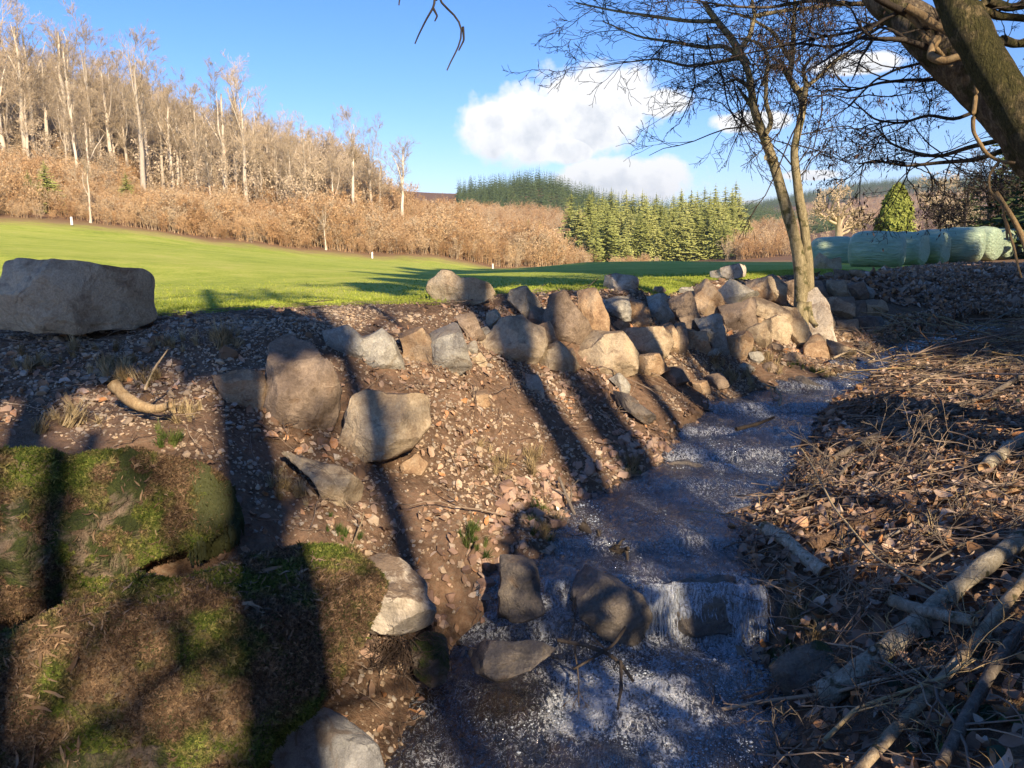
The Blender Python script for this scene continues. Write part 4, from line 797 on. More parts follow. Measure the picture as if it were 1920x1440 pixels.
# woods on the far hills
cf = [conifer_mesh(500+k, 14, .2, 9, 6) for k in range(3)]; bf = [brush_mesh(600+k, 9, 5) for k in range(2)]
def hillwood(name, label, boxes, n, protos, mat, s0, s1):
    pts = []
    for (a, b_, y0, y1, w_) in boxes:
        m_ = int(n*w_); Y_ = np.sqrt(R5.uniform(y0**2, y1**2, m_)); pts.append(np.c_[(R5.uniform(a, b_, m_)-960)/FPX*Y_, Y_])
    pts = np.concatenate(pts); z = H(pts[:, 0], pts[:, 1]); n_ = len(pts)
    o = scatter(name, np.c_[pts, z], np.c_[np.zeros((n_, 2)), R5.uniform(0, 6.28, n_)], R5.uniform(s0, s1, n_), R5.integers(0, len(protos), n_), protos, mat); tag(o, label, 'wood')
hillwood('hill_conifers', 'distant conifer wood covering the rounded hills beyond the valley', [(860, 1110, 460, 640, .22), (1340, 1560, 430, 760, .22), (1350, 2000, 1330, 1600, .75), (1100, 1450, 500, 700, .2)], 9000, cf, M['conifer_far'], .45, 1.1)
hillwood('hill_beeches', 'distant leafless brown wood on the lower slopes of the far hills', [(880, 1120, 330, 470, .25), (1480, 2050, 700, 1320, .9), (1150, 1500, 330, 460, .06)], 5000, bf, M['brush'], .8, 1.3)
# ------------------------------------------------------------------ trees by the stream
def tree_thing(name, loc, label, trunks, crown, trunk_mat, crown_mat, cat='tree', extra=()):
    t = empty(name, loc, label, cat)
    for nm, acc, mt in [('trunk', trunks, trunk_mat), ('crown', crown, crown_mat)]+list(extra):
        if acc is None or not acc.V: continue
        me = acc.mesh(nm); me.transform(__import__('mathutils').Matrix.Translation(-Vector(loc))); link(nm, me, mt, t)
    return t
def limbs(acc, crown, px_pts, Y0, Y1, r0, r1, R, n=28, twigs=10, tl=.9, tsides=8, rough=0.0, start=.25, **kw):
    p = smoothpath(limb(px_pts, Y0, Y1), n); rad = np.linspace(r0, r1, n)
    if rough: rad = rad*(1+rough*fbm(p*3.1, 3, 77)); p = p+rough*.35*r0*np.stack([fbm(p*2.2+9*k, 2, 80+k) for k in range(3)], 1)
    acc.tube(p, rad, tsides)
    T = np.gradient(p, axis=0)
    for k in range(twigs):
        i = int(R.uniform(start, 1)*(n-1)); d = T[i]/np.linalg.norm(T[i])*.6+R.normal(size=3)*np.array([.9, .5, .6])+np.array([0, 0, .15])
        grow(crown, p[i], d, tl*R.uniform(.6, 1.3), max(.006, rad[i]*.2), 0, R, **kw)
    return p
# the forked tree by the stream
R1 = np.random.default_rng(21); T1, C1 = Acc(), Acc(); Yt = 11.0
fk = dict(kids=(4, 4, 2), ratio=.58, spread=.55, wig=.28, minr=.0030, seg=7, sides=(5, 4, 3, 3), droop=.15)
limbs(T1, C1, [(1502, 600), (1500, 570), (1502, 530), (1498, 480), (1486, 430), (1466, 360), (1449, 300), (1428, 245), (1412, 200), (1410, 165), (1400, 120), (1385, 95)], Yt, Yt, .105, .042, R1, 60, 9, 1.3, 12, .10, .55, **fk)
limbs(T1, C1, [(1515, 590), (1516, 550), (1514, 480), (1509, 430), (1500, 380), (1493, 330), (1488, 280), (1500, 230), (1508, 190), (1495, 168), (1478, 145), (1468, 125)], Yt+.05, Yt+.2, .088, .038, R1, 60, 9, 1.3, 12, .10, .55, **fk)
for pts_, r0, r1, dy in [
    ([(1402, 125), (1385, 95), (1370, 70), (1345, 40), (1320, 5)], .06, .03, 0), ([(1390, 90), (1405, 70), (1415, 30), (1410, 0)], .04, .02, .3), ([(1412, 180), (1402, 160), (1380, 148), (1360, 155)], .04, .012, -.2),
    ([(1411, 200), (1395, 180), (1382, 160)], .035, .014, .2), ([(1437, 250), (1448, 228), (1435, 190), (1438, 140), (1440, 100), (1425, 80), (1390, 72)], .035, .016, -.3),
    ([(1468, 125), (1440, 125), (1430, 160)], .04, .02, .4), ([(1480, 140), (1485, 110), (1488, 60), (1490, 0)], .045, .02, .2), ([(1505, 195), (1512, 160), (1505, 130), (1520, 110), (1535, 100)], .045, .014, -.2),
    ([(1400, 120), (1360, 85), (1320, 90), (1270, 80), (1200, 70), (1130, 40)], .035, .008, .2), ([(1396, 105), (1340, 118), (1290, 125), (1230, 110), (1150, 120)], .03, .006, .1),
    ([(1500, 170), (1530, 150), (1560, 120), (1600, 90), (1650, 60)], .03, .008, .3), ([(1480, 110), (1450, 60), (1400, 30), (1350, 20)], .03, .01, .4),
    ([(1345, 40), (1290, 40), (1220, 30), (1150, 20), (1080, 5)], .03, .01, .4), ([(1415, 30), (1470, 20), (1560, 10), (1640, 10)], .03, .012, .8)]:
    limbs(T1, C1, pts_, Yt+dy*.3, Yt+dy, r0, r1, R1, 22, 6, 1.0, 7, .05, .2, **fk)
# hanging twigs
for px, y0, L in [(1325, 60, 1.6), (1375, 150, 1.5), (1505, 190, 2.0), (1420, 150, 1.2), (1300, 100, 1.1), (1540, 170, 1.3), (1350, 130, 1.5), (1250, 70, .9), (1480, 200, 1.0)]:
    grow(C1, P(px, y0, Yt-.2), (R1.normal()*.25, R1.normal()*.2, -1), L, .012, 0, R1, kids=(8, 4), ratio=.3, spread=.45, wig=.35, minr=.003, seg=9, droop=.5, sides=(4, 3, 3))
# buttress roots and a sawn stub
for pts_ in ([(1503, 570), (1495, 600), (1484, 616)], [(1514, 570), (1520, 600), (1532, 612)], [(1508, 575), (1508, 600), (1512, 625)]):
    T1.tube(smoothpath(limb(pts_, Yt-.05, Yt-.3), 8), np.linspace(.085, .03, 8), 8)
T1.tube(limb([(1452, 300), (1438, 294)], Yt, Yt-.12), [.06, .05], 8)
b0 = P(1508, 610, Yt)
tree_thing('forked_tree', tuple(b0), 'tall twin stemmed bare tree growing out of the bank wall beside the stream', T1, C1, M['bark_olive'], M['twig_dark'])
# the two big leaning trees at top right
def leafy_tips(crown, tips, R, n, s0=.03):
    q = np.array(tips); q = q[R.integers(0, len(q), n)]+R.normal(size=(n, 3))*.05
    d = np.c_[R.normal(size=(n, 2))*.35, -np.ones(n)]; d /= np.linalg.norm(d, axis=1)[:, None]; w_ = np.cross(d, R.normal(size=(n, 3))); w_ /= np.linalg.norm(w_, axis=1)[:, None]
    L = R.uniform(.5, 1.4, (n, 1))*s0; V = np.stack([q, q+d*L+w_*L*.35, q+d*L*2, q+d*L-w_*L*.35], 1).reshape(-1, 3); crown.add(V, np.arange(4*n).reshape(-1, 4))
R2 = np.random.default_rng(33); T2, C2, L2, V2 = Acc(), Acc(), Acc(), Acc(); tips = []
k2 = dict(kids=(5, 4, 3), ratio=.55, spread=.62, wig=.30, minr=.0018, seg=8, sides=(5, 4, 3, 3), tips=tips)
limbs(T2, C2, [(2300, 700), (2150, 480), (2000, 330), (1920, 245), (1850, 170), (1780, 100), (1720, 50), (1665, 0), (1600, -80), (1500, -180)], 5.2, 6.6, .225, .125, R2, 90, 6, 1.2, 24, .13, .6, **k2)
for pts_, r0, ya, yb, tw in [([(1790, 140), (1750, 150), (1700, 150), (1650, 155), (1600, 170), (1560, 165)], .03, 6.2, 6.6, 8), ([(1760, 110), (1720, 120), (1680, 130), (1640, 150), (1590, 200)], .02, 6, 6.3, 7),
    ([(1940, 250), (1880, 262), (1820, 275), (1760, 295), (1710, 285), (1670, 270), (1640, 235)], .04, 5.9, 6.6, 10), ([(1960, 300), (1900, 275), (1830, 300), (1760, 305), (1700, 312), (1640, 300), (1610, 308)], .045, 6, 7, 12),
    ([(1700, 55), (1650, 40), (1600, 60), (1540, 70), (1480, 85)], .03, 6.4, 7.0, 9), ([(1660, 5), (1600, 8), (1520, 0), (1440, 15), (1370, 12), (1300, 0)], .035, 6.6, 7.2, 10), ([(1680, 30), (1620, 70), (1560, 90), (1500, 80), (1400, 100), (1330, 120)], .022, 6.5, 7.2, 9),
    ([(1850, 200), (1790, 225), (1740, 215), (1690, 232), (1640, 225), (1600, 190)], .028, 6.1, 6.6, 8)]:
    limbs(T2 if r0 > .03 else C2, C2, pts_, ya, yb, r0*.6, .006, R2, 24, tw, .55, 6, 0, .25, **k2)
leafy_tips(L2, [t for t in tips if R2.uniform() < .4], R2, 1500, .018)
# vines on the trunk
for pts_, r_, ya, yb in [([(1700, 15), (1745, 40), (1790, 65), (1820, 95), (1855, 140)], .03, 5.75, 5.6), ([(1762, 72), (1750, 92), (1745, 108), (1770, 118), (1800, 108), (1830, 118)], .035, 5.7, 5.5), ([(1700, 25), (1730, 60), (1760, 90), (1790, 125)], .02, 5.8, 5.7),
    ([(1829, 150), (1828, 180), (1820, 215), (1824, 250), (1850, 290), (1880, 305), (1905, 310)], .014, 5.5, 5.5), ([(1875, 305), (1856, 330), (1855, 355), (1880, 380), (1884, 420), (1886, 445)], .010, 5.5, 5.5), ([(1865, 360), (1890, 390), (1915, 440), (1935, 500)], .02, 5.6, 5.4), ([(1880, 400), (1895, 450), (1905, 480), (1920, 520)], .01, 5.5, 5.4)]:
    p = smoothpath(limb(pts_, ya, yb), 30); p += .02*np.stack([fbm(p*4+5*k, 2, 60+k) for k in range(3)], 1); V2.tube(p, np.linspace(r_, r_*.7, 30)*(1+.25*fbm(p*9, 2, 66)), 8)
tree_thing('leaning_tree', tuple(P(2300, 700, 5.2)), 'thick leaning tree with furrowed mossy bark and tan vines crossing the top right corner', T2, C2, M['bark_lean'], M['twig_dark'], extra=[('dry_leaves', L2, M['leaf_dark']), ('vine', V2, M['bark_vine'])])
T3, C3 = Acc(), Acc()
limbs(T3, C3, [(2150, 560), (2050, 400), (1960, 290), (1905, 215), (1860, 130), (1815, 50), (1780, -20), (1730, -120)], 4.7, 5.2, .15, .095, R2, 110, 0, 1, 32, .22)
for pts_ in ([(1830, 10), (1870, 30), (1930, 35)], [(1880, 75), (1900, 82), (1960, 80)], [(1850, 0), (1890, 15), (1950, 5)]): limbs(T3, C3, pts_, 5.2, 5.5, .03, .025, R2, 16, 3, .4, 7, .1, .2, **k2)
tree_thing('leaning_tree', tuple(P(2150, 560, 4.7)), 'dark leaning trunk furred with black green moss, in front of the furrowed one', T3, C3, M['bark_moss'], M['twig_dark'])
# twig hanging into the top of the frame, from a branch overhead
A = Acc(); Rk = np.random.default_rng(8)
A.tube(smoothpath(np.array([(1.5, 1.0, 5.6), (.5, 3.0, 5.7), (-.3, 4.6, 5.4), (-.75, 5.0, 4.95)]), 20), np.linspace(.03, .008, 20), 6)
for pts_ in ([(830, -60), (820, -10), (825, 5), (850, 25), (868, 50), (862, 85), (845, 115), (838, 132)], [(815, -20), (815, 10), (800, 35), (785, 65), (778, 82)], [(820, 0), (805, -10), (750, -10), (748, 10)], [(868, 50), (870, 75), (860, 95)], [(812, 15), (820, 30), (815, 40)]):
    p = smoothpath(limb(pts_, 5.0), 14); A.tube(p, np.linspace(.008, .004, 14), 4)
link('hanging_branch', A.mesh('hanging_branch'), M['twig_dark']); tag(bpy.data.objects['hanging_branch'], 'thin bare twig hanging into the blue sky at the top of the picture', 'branch')
# bare round tree behind the bales, thuja, dark woods at right
R6 = np.random.default_rng(61); T4, C4 = Acc(), Acc(); k4 = dict(kids=(7, 6, 5), ratio=.52, spread=.7, wig=.25, minr=.014, seg=6, sides=(5, 4, 3, 3), up=.15)
Yb = 46.; bb_ = P(1572, 500, Yb); bb_[2] = H(bb_[0], Yb)[0]
T4.tube([bb_, P(1573, 440, Yb), P(1572, 405, Yb)], [.32, .22, .16], 8)
for d in ((-1.2, 0, 1.1), (-.7, .4, 1.6), (0, .2, 2), (.8, -.2, 1.5), (1.3, .2, 1.0), (.3, .5, 1.7), (-.3, -.4, 1.5), (-1.6, .1, .6), (1.6, 0, .6)):
    grow(C4, P(1572, R6.uniform(400, 445), Yb), d, 1.9*R6.uniform(.8, 1.1), .10, 0, R6, **k4)
tree_thing('bare_tree', tuple(bb_), 'bare round crowned tree standing behind the leftmost green bales', T4, C4, M['twig_far'], M['twig_far'])
def blob_tree(x, y, w_, h_, seed, n=5200, s=.13, cone=.9, zb=.3):
    """dense evergreen crown built of small sprays with an uneven outline"""
    R = np.random.default_rng(seed); A = Acc(); u = R.normal(size=(n, 3)); u /= np.linalg.norm(u, axis=1)[:, None]; zf = R.uniform(0, 1, n)**.8
    prof = (1-zf)**cone*.95+.07; low = np.clip(zf/.12, .55, 1); rr = prof*low*(.80+.22*fbm(np.c_[u[:, 0]*2.2, u[:, 1]*2.2, zf*6], 3, seed))*R.uniform(.72, 1.02, n)
    a = np.arctan2(u[:, 1], u[:, 0]); c = np.c_[np.cos(a)*rr*w_/2, np.sin(a)*rr*w_/2, zb+zf*h_]
    nn = np.c_[np.cos(a)*.9, np.sin(a)*.9, np.full(n, .45)]+R.normal(size=(n, 3))*.42; nn /= np.linalg.norm(nn, axis=1)[:, None]
    d = np.cross(nn, R.normal(size=(n, 3))); d /= np.linalg.norm(d, axis=1)[:, None]; w2 = np.cross(nn, d); L = R.uniform(.6, 1.5, (n, 1))*s
    V = np.stack([c-d*L, c+w2*L*.35, c+d*L, c-w2*L*.35], 1).reshape(-1, 3); A.add(V, np.arange(4*n).reshape(-1, 4)); return A.mesh('crown')
def evergreen(px, top, pb, Y_, w_px, label, mat, seed, name='evergreen_tree', **kw):
    x = (px-960)/FPX*Y_; z = float(H(x, Y_)[0]); h_ = P(px, top, Y_)[2]-z; t = empty(name, (x, Y_, z-.1), label, 'tree'); link('crown', blob_tree(0, 0, w_px/FPX*Y_, h_, seed, **kw), mat, t)
    A = Acc(); A.tube([(0, 0, -.3), (0, 0, h_*.4), (0, 0, h_*.8)], [.16, .12, .04], 7); link('trunk', A.mesh('trunk'), M['bark_lean'], t); return t
evergreen(1663, 352, 460, 58, 100, 'bright yellow green evergreen behind the green bales', M['bush_yellow'], 71, n=9000, s=.17, cone=.55)
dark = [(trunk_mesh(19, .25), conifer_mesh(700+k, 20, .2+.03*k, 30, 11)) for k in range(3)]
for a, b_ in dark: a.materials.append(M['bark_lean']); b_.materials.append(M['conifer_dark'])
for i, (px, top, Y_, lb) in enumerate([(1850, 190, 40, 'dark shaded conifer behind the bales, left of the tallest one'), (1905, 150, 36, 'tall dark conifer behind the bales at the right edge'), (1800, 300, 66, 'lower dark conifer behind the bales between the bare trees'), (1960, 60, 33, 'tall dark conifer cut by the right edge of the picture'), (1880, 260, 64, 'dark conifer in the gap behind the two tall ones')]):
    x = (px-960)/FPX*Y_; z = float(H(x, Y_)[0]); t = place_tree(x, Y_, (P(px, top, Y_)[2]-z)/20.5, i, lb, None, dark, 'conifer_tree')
for i, (px, top, Y_, lb) in enumerate([(1745, 330, 60, 'leafless greyish tree right of the yellow green evergreen'), (1790, 310, 48, 'leafless dark tree in shade behind the middle bales'), (1835, 290, 40, 'leafless tree in shade behind the far bales'), (1770, 350, 75, 'small leafless tree far behind the bales'), (1920, 300, 38, 'leafless tree at the right edge behind the last bales')]):
    x = (px-960)/FPX*Y_; z = float(H(x, Y_)[0]); b0 = np.array([x, Y_, z]); h_ = P(px, top, Y_)[2]-z; A, B = Acc(), Acc(); R = np.random.default_rng(800+i)
    A.tube([b0, b0+[0, 0, h_*.5], b0+[.1, 0, h_*.8]], [.12, .09, .05], 6)
    for k in range(11): grow(B, b0+[0, 0, h_*R.uniform(.2, .7)], (R.normal(), R.normal(), R.uniform(.5, 1.5)), h_*.45, .05, 0, R, kids=(7, 6, 4), ratio=.5, spread=.75, wig=.3, minr=.012, seg=5, sides=(4, 3, 3, 3))
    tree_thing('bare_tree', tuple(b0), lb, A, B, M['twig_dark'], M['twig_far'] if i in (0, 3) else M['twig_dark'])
# ------------------------------------------------------------------ silage bales
def m_wrap():
    m, t, b = mat_('pale green stretch film'); tcn = t.new('ShaderNodeTexCoord'); v = tcn.outputs['Object']; oi = t.new('ShaderNodeObjectInfo')
    mp = t.new('ShaderNodeMapping'); t.l.new(v, mp.inputs[0]); mp.inputs['Scale'].default_value = (1.2, 7, 7); n1 = t.noise(mp.outputs[0], 1.5, 4, .6, .8); n2 = t.noise(v, 2.5, 5, .6)
    c = t.ramp(t.math('ADD', t.math('MULTIPLY', n1, .5), t.math('MULTIPLY', n2, .5)), [(.3, (.26, .36, .24)), (.5, (.37, .48, .32)), (.7, (.50, .60, .43))])
    c = t.mix(t.mapr(t.noise(v, 6, 6, .8), .64, .70, 0, .5), c, (.08, .09, .05)); setc(t, b, 'Base Color', c); setc(t, b, 'Roughness', .45); bump(t, b, n1, .14); return m
M['wrap'] = m_wrap()
def bale(w_, d_, seed):
    R = np.random.default_rng(seed); nu, nv = 40, 34; V = []
    for i in range(nu+1):
        t_ = math.sin((i/nu*2-1)*math.pi/2); s = (1-abs(t_)**4.6)**(1/4.6) if abs(t_) < 1 else 0
        th = np.arange(nv)/nv*2*math.pi; r = s*d_/2*(1+.02*np.sin(3*th+seed))
        V.append(np.c_[np.full(nv, t_*w_/2), r*np.cos(th), r*np.sin(th)])
    V = np.concatenate(V); V[:, 2] *= np.where(V[:, 2] < 0, .88, .98); q = V*1.6+seed*9; N = V/(np.linalg.norm(V, axis=1)[:, None]+1e-6)
    V = V+N*(.035*fbm(q, 3, seed))[:, None]+N*(.012*np.sin(fbm(q, 2, 5+seed)*6+V[:, 0]*34))[:, None]*np.clip(np.abs(V[:, 0])/w_*2.4-.6, 0, 1)[:, None]
    V[:, 2] -= V[:, 2].min(); i = np.arange(nu)[:, None]*nv; j = np.arange(nv)[None]; F = np.stack([i+j, i+nv+j, i+nv+(j+1) % nv, i+(j+1) % nv], -1).reshape(-1, 4); return mesh('bale', V, F)
for i, (px, pb, pt, Y_, wpx, rz, lb) in enumerate([
    (1557, 502, 446, 32, 84, -.2, 'leftmost wrapped bale, behind the reddish jagged stone'), (1641, 504, 437, 27, 106, -.5, 'largest and nearest pale green bale, second from the left'), (1702, 500, 437, 29.5, 64, -.8, 'bale just right of the largest one, partly hidden by it'),
    (1742, 497, 434, 30.5, 66, -.8, 'third wrapped bale right of the reddish stone side, narrow and turned'), (1795, 494, 430, 31, 88, -.6, 'wide bale in the middle right of the row with a dark right end'), (1842, 490, 428, 32.5, 58, -.9, 'narrow turned bale right of the wide middle one'),
    (1872, 488, 429, 34, 50, -.8, 'bale third from the right end of the row'), (1893, 487, 430, 35.5, 46, -.8, 'bale second from the right end of the row'), (1918, 486, 430, 36.5, 50, -.6, 'last bale, at the right edge of the picture')]):
    d_ = (pb-pt)/FPX*Y_/.93; x = (px-960)/FPX*Y_; me = bale(wpx/FPX*Y_*.90, d_, 40+i); o = link('wrapped_bale', me, M['wrap'], loc=P(px, pb, Y_)); o.rotation_euler = (0, 0, rz); tag(o, lb, 'bale', 'silage bales in green film')
# marker posts at the meadow edge
for px, pb, pt, Y_, lb in [(136, 433, 418, 112, 'small white marker post at the meadow edge, near the slim pale tree'), (698, 484, 472, 145, 'small white marker post at the meadow edge in the middle of the reddish brush'), (924, 503, 492, 160, 'small pale post at the meadow edge beyond the two humped boulder')]:
    p = P(px, pb, Y_); p[2] = H(p[0], Y_)[0]; A = Acc(); h_ = (pb-pt)/FPX*Y_; A.tube([p*0, (0, 0, h_*.9), (0, 0, h_)], [.17, .16, .08], 8); o = link('marker_post', A.mesh('post'), None, loc=p); o.data.materials.append(M['post'] if 'post' in M else M.setdefault('post', m_flat('white paint', [(0, (.7, .68, .62)), (1, (.75, .72, .66))]))); tag(o, lb, 'post', 'marker posts along the meadow edge')

# ------------------------------------------------------------------ trees outside the frame whose shadows fall into it
Ro = np.random.default_rng(90)
def shade_tree(u, y, r, label, lean=0., crown=2.2, h=13., nb=7, cz=3.2, bark='bark_olive', fork=0):
    x = u-.404*y; z = float(H(min(x, 10), max(y, -4))[0]); A, B = Acc(), Acc(); b0 = np.array([x, y, z-.3]); top = b0+[lean*h, 0, h]
    p = smoothpath([b0, b0*.6+top*.4+[.1*Ro.normal(), 0, 0], top], 16); A.tube(p, np.linspace(r*1.15, r*.5, 16), 10)
    if fork:
        q = p[4]; A.tube(smoothpath([q, q+[fork*.6, 0, 1.2], q+[fork*.9, .2, 4.5]], 14), np.linspace(r*.75, r*.4, 14), 9)
    for k in range(nb):
        i = Ro.integers(5, 15); grow(B, p[i], (Ro.normal(), Ro.normal(), Ro.uniform(.1, 1)), crown*Ro.uniform(.7, 1.2), r*.28, 0, Ro, kids=(7, 5, 4), ratio=.5, spread=.75, wig=.3, minr=.004, seg=6, sides=(5, 4, 3, 3))
    return tree_thing('bare_tree', tuple(b0), label, A, B, M[bark], M['twig_dark'])
shade_tree(2.95, -5.0, .22, 'bare tree behind the camera, first of the row right of the stream', 0, 2.0, 13.5, 7)
shade_tree(3.45, -5.6, .19, 'bare tree behind the camera, leaning beside the first of the row', .02, 1.8, 13.5, 5, fork=.3)
shade_tree(1.1, -5.2, .11, 'slim bare tree behind the camera on the left side of the stream', 0, 1.5, 12.5, 7)
shade_tree(5.5, -4.0, .10, 'slim bare tree behind the camera on the right bank', .01, 1.6, 13.5, 6)
shade_tree(6.3, -5.2, .20, 'thick bare tree behind the camera on the right bank', -.01, 2.2, 14.5, 8, fork=-.4)
shade_tree(7.3, -3.5, .09, 'thin bare tree behind the camera farther right on the bank', 0, 1.4, 13.5, 6)
shade_tree(8.2, -3.0, .12, 'bare tree behind the camera, last on the right bank', 0, 1.8, 13.5, 7)
shade_tree(.15, -5.4, .17, 'stout bare tree behind the camera at the left of the stream', 0, 2.2, 12.5, 9)  # trunk put in instead of a person, for the shadow on the boulders
shade_tree(-1.3, -6.0, .17, 'broad bare tree behind the camera, leftmost of the row', .03, 2.6, 13.5, 10, fork=.5)
shade_tree(-3.2, -7.0, .2, 'ivy darkened bare tree behind the camera far left', .03, 2.6, 13.5, 8, fork=.7)
for i, (u_, y, w_, h_, s, n_) in enumerate([(11.6, 0, 3.8, 13, 1, 1), (11.0, -6, 5, 17, 1, 1), (13.5, 3, 6, 16, 1, 1), (14.5, -5, 6, 20, 1, 1), (17.5, 5, 6, 18, 1, 1), (18, -2, 6, 20, 1, 1), (21, 8, 7, 18, 1, 1), (22, 0, 7, 20, 1, 1), (12.4, -14, 7, 24, 1, 1), (25, 14, 7, 18, 1, 1), (28, 8, 7, 20, 1, 1), (17, -13, 7, 24, 1, 1)]):
    x = u_-.404*y; h_ *= 1.5; z = float(H(min(x, 20), max(y, -4))[0]); t = empty('evergreen_tree', (x, y, z-.2), 'dense evergreen of the wood right of the picture, number %s away from the stream' % ['first', 'second', 'third', 'fourth', 'fifth', 'sixth', 'seventh', 'eighth', 'ninth', 'tenth', 'eleventh', 'twelfth'][i], 'tree')
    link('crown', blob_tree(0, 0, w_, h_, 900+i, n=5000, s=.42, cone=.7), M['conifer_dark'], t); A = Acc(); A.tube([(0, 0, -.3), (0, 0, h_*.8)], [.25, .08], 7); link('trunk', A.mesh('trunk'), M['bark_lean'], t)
for i, (u_, y, w_, h_, n_) in enumerate([(4.6, .4, 1.7, 1.9, 1500), (5.9, .7, 1.9, 2.3, 1900), (7.3, 1.2, 2.0, 2.6, 2100), (8.9, 1.8, 2.0, 2.8, 2300), (3.6, -.8, 1.0, 1.7, 800), (-.9, -2.8, 1.3, 2.6, 900), (-2.6, -3.2, 1.6, 2.9, 1200), (.6, -2.6, .9, 2.4, 700), (2.3, -1.3, 1.9, 3.7, 2600), (3.6, -1.1, 1.2, 3.3, 500)]):  # shrubs added out of view to shade the banks and the pool
    x = u_-.404*y; z = float(H(x, y)[0]); t = empty('leafy_shrub', (x, y, z), ['dark leafy shrub outside the frame beside the camera on the right bank', 'round leafy shrub outside the frame, second on the right bank', 'leafy shrub outside the frame, third on the right bank', 'tallest leafy shrub outside the frame on the right bank', 'small leafy shrub just behind the camera',
        'leafy shrub behind the camera on the left bank', 'wide leafy shrub behind the camera on the left bank', 'small loose shrub behind the camera by the water', 'tall shrub behind the camera shading the pool', 'tall shrub behind the camera at the pool, right of its neighbour'][i], 'shrub')
    link('foliage', blob_tree(0, 0, w_, h_, 950+i, n=int(n_*.34), s=.11, cone=.35, zb=.1), M['ivy'], t)

for i, (u_, y, w_, zb, h_, n_) in enumerate([(4.6, -1.0, 1.6, 10.2, 4.5, 900), (6.4, .2, 3.0, 9.8, 11, 3000), (10.3, 0, 2.4, 9.6, 16, 3000), (3.2, -1.0, 1.2, 10.4, 1.6, 300), (-1.15, -3.0, 2.3, 7.1, 2.0, 2400), (.35, -3.0, 1.7, 7.5, 1.3, 1200)]):  # crowns added out of view, their heights set by the shade they cast
    x = u_-.404*y; z = float(H(min(x, 20), max(y, -4))[0]); t = empty('pine_tree', (x, y, z-.2), 'high crowned pine outside the frame behind the camera, %s' % ['fourth from the left', 'fifth from the left', 'rightmost', 'third from the left', 'leftmost', 'second from the left'][i], 'tree')
    link('crown', blob_tree(0, 0, w_, h_, 980+i, n=n_, s=.30, cone=.5, zb=zb-z), M['conifer_dark'], t); A = Acc(); A.tube([(0, 0, -.3), (0, 0, zb+h_*.5)], [.09, .05], 7); link('trunk', A.mesh('trunk'), M['bark_lean'], t)
# ------------------------------------------------------------------ loose cover: gravel, leaves, twigs, moss, grass
Rg = np.random.default_rng(17)
def stone_mesh(seed, flat=.6):
    R = np.random.default_rng(seed); import bmesh
    bm_ = bmesh.new(); pts = R.normal(size=(13, 3)); pts /= np.linalg.norm(pts, axis=1)[:, None]; pts *= np.array([1, R.uniform(.6, .9), R.uniform(.35, flat)])*R.uniform(.85, 1.1, (13, 1))
    for p in pts: bm_.verts.new(p*.5)
    r = bmesh.ops.convex_hull(bm_, input=bm_.verts); bmesh.ops.delete(bm_, geom=[v for v in bm_.verts if not v.link_faces], context='VERTS')
    me = bpy.data.meshes.new('pebble'); bm_.to_mesh(me); bm_.free(); return me
def visible(x, y, z, m=1.08):
    c, s = math.cos(TH), math.sin(TH); f = y*c-(z-CZ)*s; u = y*s+(z-CZ)*c
    return (f > .3) & (np.abs(x/np.maximum(f, .1))*FPX < 960*m) & (np.abs(u/np.maximum(f, .1))*FPX < 720*m)
def spread(n, x0, x1, y0, y1, test):
    x = Rg.uniform(x0, x1, n); y = np.sqrt(Rg.uniform(y0**2, y1**2, n)); h, nr = Hn(x, y); k = test(x, y) & visible(x, y, h); return np.c_[x, y, h][k], nr[k]
def left_bank(x, y): return (x < lx(y)+.12) & (y < cy_(x)+.12)
def right_bank(x, y): return ((x > rx_(y)-.12) | ((x > 4.8) & (y > 10) & (x > lx(y)-.6) )) & (y < cy_(x)+.3)
# gravel
peb = [stone_mesh(1000+k) for k in range(10)]
def gravel(name, n, s0, s1, dens, label):
    p, nr = spread(n, -5.5, 5, 2.4, 14, left_bank)
    d = fbm(p[:, :2]*.9+3, 3, 51); d2 = fbm(p[:, :2]*3.1+13, 3, 54); keep = Rg.uniform(size=len(p)) < np.clip(dens+1.1*d+.9*d2, .04, 1); p, nr = p[keep], nr[keep]
    s = s0*np.exp(Rg.normal(size=len(p))*.45); s = np.clip(s, s0*.4, s1*1.3)
    o = scatter(name, p+nr*(s*.12)[:, None], align(nr, Rg.uniform(0, 6.28, len(p)), .35), s, Rg.integers(0, 10, len(p)), peb, M['gravel']); return tag(o, label, 'gravel')
gravel('fine_gravel', 170000, .022, .045, .5, 'fine light gravel covering the bank slope')
gravel('coarse_gravel', 26000, .038, .095, .22, 'coarse tan and pink gravel strewn over the bank slope')
# orange rubble along the foot of the slope
def foot(x, y): return (x > lx(y)-.45) & (x < lx(y)+.10) & (y > 3.9) & (y < 7.8)
p, nr = spread(2600, -1, 2.5, 3.9, 7, foot); s = .07*np.exp(Rg.normal(size=len(p))*.4); M['rubble'] = m_flat('rust pink rubble', [(0, (.17, .11, .085)), (.4, (.33, .21, .15)), (.8, (.44, .31, .23)), (1, (.2, .16, .13))], .7)
peb2 = [stone_mesh(1100+k, .9) for k in range(6)]
tag(scatter('stream_rubble', p+nr*.01, align(nr, Rg.uniform(0, 6.28, len(p)), .5), np.clip(s, .03, .17), Rg.integers(0, 6, len(p)), peb2, M['rubble']), 'rust pink rubble lining the left water edge', 'rubble')
